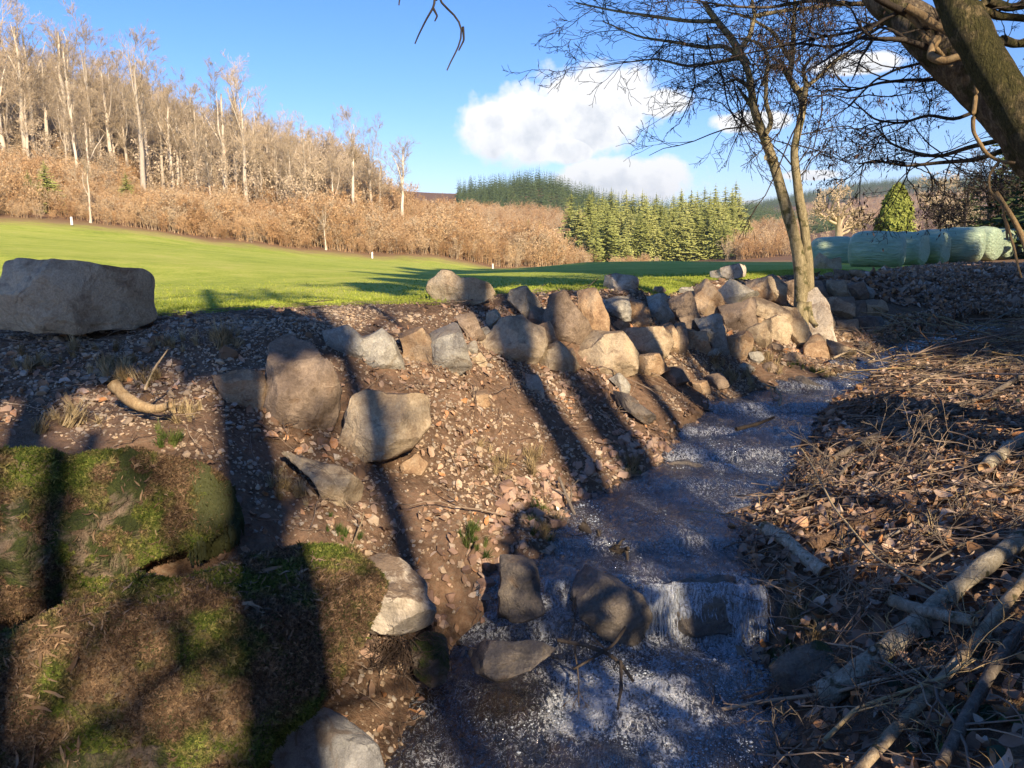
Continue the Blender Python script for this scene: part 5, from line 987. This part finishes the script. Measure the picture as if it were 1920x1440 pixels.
# bed stones under and beside the water
def bedt(x, y): return (x > lx(y)-.1) & (x < rx_(y)+.15)
p, nr = spread(5000, -1, 9, 2.2, 13, bedt); s = .07*np.exp(Rg.normal(size=len(p))*.5); M['wetpeb'] = m_flat('wet dark pebbles', [(0, (.03, .025, .02)), (.5, (.09, .06, .04)), (1, (.17, .11, .07))], .25)
tag(scatter('bed_stones', p, align(nr, Rg.uniform(0, 6.28, len(p)), .5), np.clip(s, .03, .2), Rg.integers(0, 6, len(p)), peb2[:], M['wetpeb']) if False else scatter('bed_stones', p, align(nr, Rg.uniform(0, 6.28, len(p)), .5), np.clip(s, .03, .2), Rg.integers(0, 4, len(p)), [stone_mesh(1200+k, .8) for k in range(4)], M['wetpeb']), 'wet dark stones in the stream bed', 'stones')
# lumps of earth
p, nr = spread(5200, -5.5, 4.5, 2.4, 12, left_bank); k = fbm(p[:, :2]*1.5+21, 3, 57) > .05; p, nr = p[k], nr[k]
M['clod'] = m_flat('earth clods', [(0, (0.091, 0.055, 0.034)), (.5, (0.169, 0.107, 0.065)), (1, (0.260, 0.169, 0.111))], .95)
tag(scatter('earth_clods', p, align(nr, Rg.uniform(0, 6.28, len(p)), .5), .05*np.exp(Rg.normal(size=len(p))*.5), Rg.integers(0, 5, len(p)), [stone_mesh(1250+k_, .9) for k_ in range(5)], M['clod']), 'brown lumps of earth between the gravel of the bank', 'earth')
# leaves
def leaf_mesh(seed, w_=.42, curl=.35):
    R = np.random.default_rng(seed); t = np.linspace(0, 1, 5); V = []; c = R.uniform(-curl, curl, 2)
    for a in t:
        wd = w_*math.sin(math.pi*min(1, a*.93+.04))**.8/2; zc = c[0]*(a-.5)**2*3+R.normal()*.03
        V += [(a-.5, -wd, zc+abs(c[1])*wd*1.6), (a-.5, 0, zc), (a-.5, wd, zc+abs(c[1])*wd*1.6*R.uniform(.3, 1.2))]
    F = [[3*i+j, 3*i+j+1, 3*i+j+4, 3*i+j+3] for i in range(4) for j in (0, 1)]; return mesh('leaf', np.array(V), np.array(F))
lf = [leaf_mesh(1300+k, Rg.uniform(.4, .7), .6) for k in range(8)]
def leaves(name, n, box, test, s0, label, dens=1.0, lift=.02, mt='leaf', tilt=.45, protos=None):
    p, nr = spread(n, *box, test)
    if dens < 1: k = Rg.uniform(size=len(p)) < np.clip(dens+1.3*fbm(p[:, :2]*1.3+9, 3, 61), 0, 1); p, nr = p[k], nr[k]
    s = s0*np.exp(Rg.normal(size=len(p))*.28); pr = protos or lf
    return tag(scatter(name, p+nr*(Rg.uniform(0, lift, len(p)))[:, None], align(nr, Rg.uniform(0, 6.28, len(p)), tilt), s, Rg.integers(0, len(pr), len(p)), pr, M[mt]), label, 'leaves')
leaves('fallen_leaves', 85000, (.9, 9.5, 2.0, 16, ), right_bank, .074, 'brown and grey beech leaves covering the right bank', lift=.08)
lf4 = [leaf_mesh(1480+k, Rg.uniform(.4, .7), .6) for k in range(4)]
leaves('slope_leaves', 60000, (4.5, 17, 13, 29), lambda x, y: (y < cy_(x)-.1), .11, 'brown leaves covering the shaded slope below the bales', lift=.06, protos=lf4)
lf2 = [leaf_mesh(1400+k, Rg.uniform(.4, .7), .5) for k in range(4)]
leaves('bank_leaves', 30000, (-5, 5, 2.4, 13), left_bank, .055, 'scattered dry leaves on the gravel bank', dens=.55, protos=lf2)
lf3 = [leaf_mesh(1450+k, .95, .3) for k in range(4)]
leaves('ivy_leaves', 5200, (1.5, 7, 2.2, 8), lambda x, y: (x > rx_(y)+.4) & (fbm(np.c_[x, y]*1.1+4, 3, 71) > .18), .055, 'ivy leaves creeping among the fallen branches', mt='ivy', lift=.05, protos=lf3)
# twigs
def twig_mesh(seed, side=True, br=2):
    R = np.random.default_rng(seed); A = Acc(); n = 9; p = np.c_[np.linspace(-.5, .5, n), R.normal(size=n).cumsum()*.022, .02+np.abs(R.normal(size=n).cumsum()*.014)]; A.tube(p, np.linspace(.0075, .0035, n), 4)
    for k in range(br):
        i = R.integers(2, 7); q = p[i]; d = np.array([R.uniform(.1, .3), R.choice([-1, 1])*R.uniform(.08, .25), R.uniform(0, .06)]); A.tube([q, q+d*.5+R.normal(size=3)*.01, q+d], [.005, .004, .002], 3)
    return A.mesh('twig')
tw = [twig_mesh(1500+k, br=k % 4) for k in range(9)]
def twigs(name, n, box, test, L0, label, tilt=.10, lift=.05, thick=1.0, ang=None, mt='litter_twig', protos=None):
    p, nr = spread(n, *box, test); L = L0*np.exp(Rg.normal(size=len(p))*.45); sp = Rg.uniform(0, 6.28, len(p)) if ang is None else ang+Rg.normal(size=len(p))*.5
    sc = np.c_[L, L, L]; sc[:, 1:] *= thick; pr = protos or tw
    return tag(scatter(name, p+nr*Rg.uniform(.005, lift, len(p))[:, None], align(nr, sp, tilt), sc, Rg.integers(0, len(pr), len(p)), pr, M[mt]), label, 'twigs')
def rb_near(x, y): return right_bank(x, y) & (y < 11)
twigs('fallen_twigs', 5200, (1.0, 8.5, 2.0, 11), rb_near, .42, 'dense litter of fallen twigs on the right bank', ang=.55, lift=.11)
tw2 = [twig_mesh(1540+k, br=1) for k in range(5)]
twigs('small_twigs', 9000, (1.0, 8.5, 2.0, 11), rb_near, .17, 'small broken twigs among the leaves of the right bank', lift=.05, tilt=.25, protos=tw2, thick=1.4)
tw3 = [twig_mesh(1560+k, br=2) for k in range(5)]
twigs('slope_twigs', 3200, (-5, 4.8, 2.5, 10), left_bank, .22, 'dry twigs lying on the gravel bank', protos=tw3)
tw4 = [twig_mesh(1580+k, br=2) for k in range(5)]
twigs('far_twigs', 500, (4, 9, 8.3, 12.5), lambda x, y: right_bank(x, y), .55, 'heap of bleached sticks along the far right bank', ang=.3, lift=.16, mt='straw', protos=tw4, thick=.9)
# dry grass tufts and green grass tufts
def tuft_mesh(seed, n=46, L=1.0, spread_=.8, w_=.012):
    R = np.random.default_rng(seed); A = Acc()
    for k in range(n):
        a = R.uniform(0, 6.28); d = np.array([math.cos(a), math.sin(a)])*R.uniform(.1, spread_); l = L*R.uniform(.5, 1); b0 = np.r_[R.normal(size=2)*.06, 0]
        pts = [b0+np.r_[d*l*f**1.5, l*(f-.55*f*f*np.linalg.norm(d)*1.5)] for f in (0, .35, .7, 1)]; w2 = np.array([-math.sin(a), math.cos(a), 0])*w_
        V = [pts[0]-w2, pts[0]+w2, pts[1]+w2, pts[1]-w2, pts[2]+w2*.7, pts[2]-w2*.7, pts[3]]; A.add(V, [[0, 1, 2, 3], [3, 2, 4, 5]]); A.F3.append(np.array([[5, 4, 6]])+A.n-7)
    return A.mesh('tuft')
tg = [tuft_mesh(1600+k) for k in range(4)]; tgg = [tuft_mesh(1610+k) for k in range(4)]; tgl = [tuft_mesh(1620+k, 14, 1, 1.2, .01) for k in range(4)]
def place_tufts(name, pts, s0, mt, label, protos):
    p = np.array(pts, float); h, nr = Hn(p[:, 0], p[:, 1]); n = len(p); tag(scatter(name, np.c_[p[:, :2], h], np.c_[Rg.normal(size=(n, 2))*.25, Rg.uniform(0, 6.28, n)], s0*np.exp(Rg.normal(size=n)*.3), Rg.integers(0, 4, n), protos, M[mt]), label, 'grass')
def around(spots, n, s):
    out = []
    for (px, py) in spots:
        y = hit(px, py); q = P(px, py, y); out += [(q[0]+Rg.normal()*s, q[1]+Rg.normal()*s) for _ in range(n)]
    return out
place_tufts('green_tufts', around([(1000, 955), (1020, 1000), (895, 1022), (885, 1038), (1190, 880), (1490, 690), (1540, 700), (1600, 740), (1560, 760), (1470, 1220), (310, 832), (640, 1010), (1375, 650)], 11, .055), .085, 'grass', 'small green grass tufts on the gravel slope and banks', tgg)
place_tufts('dry_tufts', around([(240, 700), (215, 690), (270, 715), (60, 690), (150, 660), (330, 650), (350, 780), (420, 640), (110, 800), (560, 930), (925, 880), (1000, 880), (1030, 1010), (1175, 885), (1440, 690), (1430, 670), (1390, 720), (1560, 720), (1600, 670), (1640, 640), (1500, 1180), (1520, 1230), (1350, 700)], 12, .08), .13, 'straw', 'dry grass tufts on the banks', tg)
p = []
while len(p) < 420:
    x, y = Rg.uniform(1.2, 7), Rg.uniform(2.3, 9)
    if x > rx_(y)+.05: p.append((x, y))
place_tufts('dry_stalks', p, .17, 'straw', 'loose dry stalks and stems on the right bank', tgl)
# meadow grass close enough to show blades along the crest
x = Rg.uniform(-7, 7, 30000); y = cy_(x)+.06+Rg.exponential(2.2, 30000); k = visible(x, y, np.full(30000, 1.7)) & (y < 18); 
M['meadow_grass'] = m_flat('meadow grass', [(0, (.20, .27, .03)), (.5, (.33, .40, .055)), (1, (.46, .47, .11))], .8)
place_tufts('meadow_grass', np.c_[x, y][k], .034, 'meadow_grass', 'short green meadow grass behind the bank crest', [tuft_mesh(1630+k_, 12, 1, .7, .03) for k_ in range(4)])
# moss and dead grass on the two big boulders
def m_mosst():
    m, t, b = mat_('moss and dead grass tufts'); oi = t.new('ShaderNodeObjectInfo'); n = t.noise(oi.outputs['Location'], 2.6, 4, .65); n2 = t.noise(oi.outputs['Location'], 30, 2, .6)
    gr = t.ramp(oi.outputs['Random'], [(0, (0.029, 0.048, 0.010)), (.4, (0.080, 0.112, 0.022)), (.8, (0.160, 0.192, 0.040)), (1, (0.272, 0.256, 0.080))]); br = t.ramp(oi.outputs['Random'], [(0, (0.056, 0.035, 0.024)), (.5, (0.144, 0.093, 0.056)), (1, (0.320, 0.216, 0.128))])
    setc(t, b, 'Base Color', t.mix(t.mapr(t.math('ADD', n, t.math('MULTIPLY', n2, .12)), .50, .60), gr, br)); setc(t, b, 'Roughness', .9); b.inputs['Specular IOR Level'].default_value = .1; return m
dg = bpy.context.evaluated_depsgraph_get()
def on_mesh(o, n, test=None):
    me = o.data; v = np.empty(len(me.vertices)*3, np.float32); me.vertices.foreach_get('co', v); v = v.reshape(-1, 3)+np.array(o.location)
    me.calc_loop_triangles(); tr = np.empty(len(me.loop_triangles)*3, np.int32); me.loop_triangles.foreach_get('vertices', tr); tr = tr.reshape(-1, 3)
    a, b_, c = v[tr[:, 0]], v[tr[:, 1]], v[tr[:, 2]]; nn = np.cross(b_-a, c-a); ar = np.linalg.norm(nn, axis=1); nn /= ar[:, None]+1e-12
    face = ((np.array([0, 0, CZ])-a)*nn).sum(1) > 0; ar = ar*face; i = Rg.choice(len(tr), n, p=ar/ar.sum()); u = Rg.uniform(size=(n, 2)); f = u.sum(1) > 1; u[f] = 1-u[f]
    return a[i]+(b_[i]-a[i])*u[:, :1]+(c[i]-a[i])*u[:, 1:], nn[i]
big = [o for o in bpy.data.objects if o.name.startswith('mossy_boulder')]
mp_ = [tuft_mesh(1640+k, 9, 1, .9, .05) for k in range(4)]; P_, N_ = [], []
for o, n in zip(big, (100000, 120000)):
    a, b_ = on_mesh(o, n); f = fbm(a*1.6, 4, 91)+.45*fbm(a*9, 3, 92)+.8*(a[:, 0] > -1.8)*(a[:, 2] > .75); k = (f > -.38) & visible(a[:, 0], a[:, 1], a[:, 2]); P_.append(a[k]); N_.append(b_[k])
a, b_ = np.concatenate(P_), np.concatenate(N_); M['mossg'] = m_mosst()
tag(scatter('boulder_moss', a, align(b_, Rg.uniform(0, 6.28, len(a)), .5), .0115*np.exp(Rg.normal(size=len(a))*.45), Rg.integers(0, 4, len(a)), mp_, M['mossg']), 'cushions of green moss on the two huge boulders', 'moss')
P_, N_ = [], []
for o, n in zip(big, (1200, 4200)):
    a, b_ = on_mesh(o, n); f = fbm(a*1.9+5, 3, 97); k = (f > .0) & visible(a[:, 0], a[:, 1], a[:, 2]); P_.append(a[k]); N_.append(b_[k])
a, b_ = np.concatenate(P_), np.concatenate(N_); bl = [leaf_mesh(1700+k, .16, .5) for k in range(5)]
tag(scatter('boulder_litter', a+b_*.012, align(b_, Rg.uniform(0, 6.28, len(a)), .35), .020*np.exp(Rg.normal(size=len(a))*.55), Rg.integers(0, 5, len(a)), bl, m_flat('dead grass and leaf scraps', [(0, (.08, .05, .03)), (.5, (.17, .11, .065)), (1, (.33, .24, .15))])), 'dead grass blades and leaf scraps on the huge boulders', 'litter')
# grass skirt hanging over the end of the upper boulder
A = Acc(); a, b_ = on_mesh(big[0], 60000); f_ = a[:, 1]*math.cos(TH)-(a[:, 2]-CZ)*math.sin(TH); ppx = 960+a[:, 0]/f_*FPX; k_ = (ppx > 372+Rg.normal(size=len(a))*8) & (fbm(a*5, 3, 12) > -.25); a, b_ = a[k_][:3500], b_[k_][:3500]
for q, n1_ in zip(a, b_):
    L = Rg.uniform(.03, .10); n_ = 5; f = np.linspace(0, 1, n_); pts_ = q+n1_*.004+np.array([n1_[0], n1_[1], 0])*.02*np.sqrt(f)[:, None]+np.array([0, 0, -1])*(L*f**1.2)[:, None]+Rg.normal(size=(n_, 3))*.004; w_ = np.array([.0035, 0, 0]); V = np.concatenate([pts_-w_, pts_+w_]); A.add(V, [[i, i+1, n_+i+1, n_+i] for i in range(n_-1)])
tag(link('grass_skirt', A.mesh('grass_skirt'), m_flat('hanging dull green grass', [(0, (.02, .028, .01)), (.6, (.05, .06, .02)), (1, (.11, .10, .04))], .7)), 'dull green grass and moss hanging over the right end of the upper mossy boulder', 'grass', kind='stuff')

# ------------------------------------------------------------------ logs and branches lying about
def ground_path(pts_, r, lift=0.0):
    out = []
    for q in pts_:
        px, py = q[0], q[1]; y = hit(px, py); p = P(px, py, y); h = float(H(p[0], p[1])[0]); out.append([p[0], p[1], h+r*.8+lift+(q[2] if len(q) > 2 else 0)])
    return np.array(out)
def log(pts_, r0, r1, label, mt, name='log', cat='log', lift=.0, rough=.12, n=40, branches=0, cut=True, seed=0, bl=.4, knots=0):
    R = np.random.default_rng(2000+seed); p = smoothpath(ground_path(pts_, r0, lift), n); rad = np.linspace(r0, r1, n); rad = rad*(1+rough*fbm(p*7, 3, 200+seed)); A = Acc(); b0 = p.mean(0); p = p-b0
    A.tube(p, rad, 14 if r0 > .03 else 7)
    for k in range(knots): i = R.integers(3, n-3); d = R.normal(size=3); d[2] = abs(d[2]); d /= np.linalg.norm(d); A.tube([p[i], p[i]+d*rad[i]*1.5], [rad[i]*.5, rad[i]*.35], 7)
    t = None
    if branches or cut:
        t = empty(name, tuple(b0), label, cat); me = A.mesh('bark'); link('bark', me, M[mt], t)
        if branches:
            B = Acc(); T = np.gradient(p, axis=0)
            for k in range(branches):
                i = R.integers(2, n-1); d = T[i]/np.linalg.norm(T[i])+R.normal(size=3)*np.array([.7, .7, .25])+np.array([0, 0, .12]); grow(B, p[i], d, bl*R.uniform(.5, 1.3), max(.003, rad[i]*.4), 0, R, kids=(4, 3), ratio=.5, spread=.6, wig=.25, minr=.0018, seg=6, sides=(5, 3, 3), flat=.5)
            link('side_twigs', B.mesh('side_twigs'), M[mt], t)
        if cut:
            for e, s_ in ((0, 1), (-1, -1)):
                d = (p[0]-p[1]) if e == 0 else (p[-1]-p[-2]); d = d/np.linalg.norm(d); C_ = Acc(); C_.tube([p[e]+d*.001, p[e]+d*.006], [rad[e]*.93, rad[e]*.86], 12); link('cut_face', C_.mesh('cut_face'), M['cutwood'], t)
    else:
        t = link(name, A.mesh(name), M[mt], loc=b0); tag(t, label, cat)
    return t
M['cutwood'] = m_flat('cut wood', [(0, (.34, .21, .11)), (1, (.52, .37, .2))], .8)
M['bark_log'] = m_bark('grey lichen bark', (.20, .165, .11), (.42, .37, .275), (.62, .57, .45), moss=.12, scale=3.2, bmp=.02)
M['bark_smooth'] = m_bark('ochre smooth bark', (.16, .12, .075), (.32, .25, .165), (.46, .39, .28), moss=.15, scale=3, bmp=.01)
M['bark_rot'] = m_bark('rotten brown wood', (.06, .038, .024), (.16, .10, .062), (.33, .215, .135), scale=3, bmp=.05)
M['bark_grey'] = m_bark('grey brown branch bark', (.07, .058, .046), (.15, .125, .10), (.25, .215, .175), scale=3, bmp=.01)
log([(1535, 1345), (1590, 1310), (1650, 1255), (1720, 1205), (1790, 1140), (1850, 1090), (1960, 1010)], .058, .040, 'thick pale lichen covered log running from the water edge up to the right', 'bark_log', lift=.05, seed=1, knots=5, rough=.25)
log([(1668, 1185), (1715, 1200), (1765, 1215), (1820, 1228)], .034, .028, 'short stubby pale branch piece crossing the thick lichen covered log', 'bark_log', lift=.13, seed=2, n=20, rough=.3)
log([(1600, 1500), (1690, 1400), (1760, 1320), (1830, 1240), (1890, 1160), (1960, 1080)], .026, .030, 'long straight ochre pole parallel to the lichen covered log', 'bark_smooth', lift=.09, seed=3)
log([(1760, 1480), (1800, 1400), (1850, 1310), (1900, 1230), (1960, 1150)], .024, .028, 'dark brown pole right of the ochre one in the bottom right corner', 'bark_grey', lift=.08, seed=4)
log([(1432, 1010), (1470, 1035), (1505, 1065), (1545, 1095)], .055, .045, 'short grey log pointing down to the stream above the waterfall', 'bark_log', lift=.02, seed=5, n=24)
log([(1518, 1042), (1580, 1010), (1640, 985), (1720, 960), (1800, 945)], .042, .026, 'rotten splintered brown log right of the short grey one', 'bark_rot', lift=.02, seed=6, rough=.4)
log([(1842, 905), (1870, 880), (1905, 855), (1960, 820)], .048, .05, 'broken log end with torn pale wood at the right edge', 'bark_log', lift=.06, seed=7, n=20, rough=.3)
log([(1540, 1060), (1620, 1045), (1700, 1010), (1760, 975)], .016, .010, 'thin curved dark branch below the rotten log', 'bark_grey', lift=.05, seed=8, branches=4, cut=False)
log([(1560, 880), (1650, 830), (1760, 790), (1850, 760), (1960, 690)], .030, .022, 'long grey pole lying across the middle of the right bank', 'bark_grey', lift=.06, seed=9, branches=6, cut=True)
log([(1620, 850), (1700, 810), (1740, 795), (1790, 790)], .022, .014, 'grey branch just above the long grey pole', 'bark_grey', lift=.05, seed=10, cut=False, branches=3)
log([(1300, 1375), (1430, 1350), (1560, 1340), (1660, 1310), (1740, 1290), (1830, 1300)], .011, .008, 'thin pale curved branch reaching out over the water at the lower right', 'litter_twig', lift=.10, seed=11, branches=9, cut=False, name='branch', cat='branch')
log([(1540, 1450), (1600, 1390), (1680, 1360), (1760, 1330), (1820, 1300)], .010, .007, 'thin bleached branch crossing the ochre pole at the bottom', 'straw', lift=.14, seed=12, branches=6, cut=False, name='branch', cat='branch')
log([(1500, 870), (1520, 900), (1560, 985), (1640, 1090), (1760, 1160)], .009, .006, 'long thin yellow brown rod slanting from the water edge down to the log', 'straw', lift=.12, seed=13, cut=False, name='branch', cat='branch')
log([(1640, 600), (1720, 640), (1800, 650), (1900, 610)], .014, .01, 'bleached crooked branch on the far right bank', 'bark_smooth', lift=.12, seed=14, branches=9, cut=False, name='branch', cat='branch', bl=.7)
log([(1560, 690), (1600, 670), (1640, 690), (1620, 700)], .016, .008, 'pale forked branch caught at the far water edge', 'bark_smooth', lift=.1, seed=15, branches=7, cut=False, name='branch', cat='branch')
log([(1700, 750), (1780, 700), (1860, 700), (1940, 660)], .012, .008, 'thin branch in the sunlit strip of the right bank', 'bark_smooth', lift=.08, seed=16, branches=8, cut=False, name='branch', cat='branch', bl=.6)
log([(1570, 915), (1590, 890), (1640, 870), (1700, 850)], .014, .008, 'twisted grey branch at the water edge of the right bank', 'bark_grey', lift=.08, seed=17, branches=8, cut=False, name='branch', cat='branch', bl=.5)
for i, (a, b_, lb) in enumerate([((1480, 960), (1700, 900), 'bare brushy branch right of the upper pool'), ((1600, 950), (1900, 870), 'bare brushy branch in the middle of the right bank'), ((1700, 1100), (1900, 1010), 'brushy branch above the lichen covered log'), ((1660, 1380), (1900, 1260), 'brushy branch over the poles in the corner'), ((1700, 780), (1930, 800), 'brushy branch near the right edge below the sunlit strip'), ((1500, 1180), (1680, 1120), 'brushy branch beside the waterfall on the leafy bank'), ((1440, 1440), (1640, 1400), 'brushy branch at the bottom by the water')]):
    log([a, ((a[0]+b_[0])/2, (a[1]+b_[1])/2-8), b_], .009, .005, lb, 'litter_twig' if i % 2 else 'bark_grey', lift=.07, seed=30+i, branches=16, cut=False, name='branch', cat='branch', bl=.45)
# things in the stream and on the slope
def stick(name, pts_, ya, yb, r0, r1, label, mt, R=None, br=0, bl=.3):
    A = Acc(); R = np.random.default_rng(len(label)); p = smoothpath(limb(pts_, ya, yb), 16); b0 = p.mean(0); p = p-b0; A.tube(p, np.linspace(r0, r1, 16)*(1+.2*fbm(p*20, 2, 5)), 7)
    for k in range(br): i = R.integers(2, 15); grow(A, p[i], R.normal(size=3)+[0, 0, .4], bl*R.uniform(.5, 1), r0*.5, 0, R, kids=(3, 2), ratio=.5, spread=.6, minr=.002, seg=5)
    return tag(link(name, A.mesh(name), M[mt], loc=b0), label, 'branch')
stick('branch', [(1045, 1200), (1100, 1210), (1140, 1225), (1165, 1245), (1188, 1278)], 3.75, 3.6, .012, .008, 'forked dark branch lying in the water below the waterfall', 'twig_dark', br=3, bl=.35)
stick('branch', [(1173, 1175), (1150, 1210), (1110, 1235), (1075, 1255)], 3.75, 3.6, .009, .006, 'dark branch crossing the forked one in the water', 'twig_dark')
stick('branch', [(1164, 1240), (1165, 1290), (1158, 1330)], 3.62, 3.3, .010, .006, 'short dark stick pointing at the camera in the water', 'twig_dark')
stick('branch', [(1048, 895), (1062, 930), (1075, 960), (1090, 985), (1110, 1005)], 5.9, 5.35, .014, .010, 'bleached grey stick leaning down the gravel to the water', 'bark_grey', br=3)
stick('root', [(1090, 985), (1115, 1010), (1130, 1030), (1160, 1035), (1178, 1028)], 5.3, 5.0, .03, .018, 'black wet root snag at the left edge of the upper pool', 'twig_dark', br=6, bl=.2)
stick('branch', [(1380, 805), (1420, 795), (1452, 782)], 7.0, 7.2, .02, .012, 'dark wet stick lying across the stream far up', 'twig_dark')
stick('root', [(1430, 720), (1455, 728), (1465, 745), (1462, 760)], 8.5, 8.0, .016, .012, 'curved bleached root at the far left water edge', 'bark_smooth', br=4)
stick('stump_root', [(212, 720), (235, 745), (262, 762), (290, 768), (318, 760)], 4.75, 4.6, .045, .022, 'broken pale root with a curved tip sticking out of the gravel at left', 'bark_vine')
stick('splinter', [(272, 730), (290, 690), (315, 655)], 4.7, 4.7, .010, .004, 'upright split wood splinter beside the pale broken root', 'bark_smooth')
for i, (a, b_, lb) in enumerate([((40, 1385), (5, 1300), 0)][:0]): pass
stick('stem', [(88, 1440), (100, 1390), (120, 1350)], 2.6, 2.7, .004, .003, 'thin reddish stem on the lower mossy boulder at left', 'bark_vine')
stick('stem', [(370, 1440), (400, 1400), (428, 1368)], 2.55, 2.65, .005, .003, 'dry stalk leaning on the right part of the lower mossy boulder', 'straw')
stick('stem', [(655, 1035), (680, 975), (682, 960)], 4.4, 4.45, .006, .004, 'upright dry stalk beside the tilted tan slab', 'bark_smooth')
# root and stem tangle below the pale angular stone
A = Acc(); R = np.random.default_rng(404)
for k in range(130):
    q = P(735+R.normal()*32, 1215+R.normal()*22, 3.95); grow(A, q, (R.normal(), R.normal()*.6-.4, -R.uniform(.1, 1)), R.uniform(.08, .32), .0035, 0, R, kids=(2,), ratio=.5, wig=.5, minr=.0014, seg=6, sides=(4, 3))
me = A.mesh('root_tangle'); o = link('root_tangle', me, M['litter_twig']); tag(o, 'tangle of dry roots and stems hanging below the pale angular stone', 'roots', kind='stuff')

# ------------------------------------------------------------------ air between here and the far hills
hz = []
for x in (-2650, 3450):
    for y in (-40, 3450):
        for z in (-14, 175): hz.append((x, y, z))
hz = np.array(hz); me = mesh('haze', hz, np.array([[0, 1, 3, 2], [4, 6, 7, 5], [0, 4, 5, 1], [2, 3, 7, 6], [0, 2, 6, 4], [1, 5, 7, 3]]), False)
m = bpy.data.materials.new('air'); m.use_nodes = True; t = NT(m.node_tree); t.n.clear(); vo = t.new('ShaderNodeVolumePrincipled', inp={'Color': (.80, .88, 1, 1), 'Density': .00017, 'Anisotropy': .3}); ou = t.new('ShaderNodeOutputMaterial'); t.l.new(vo.outputs[0], ou.inputs['Volume'])
tag(link('haze', me, m), kind='stuff')
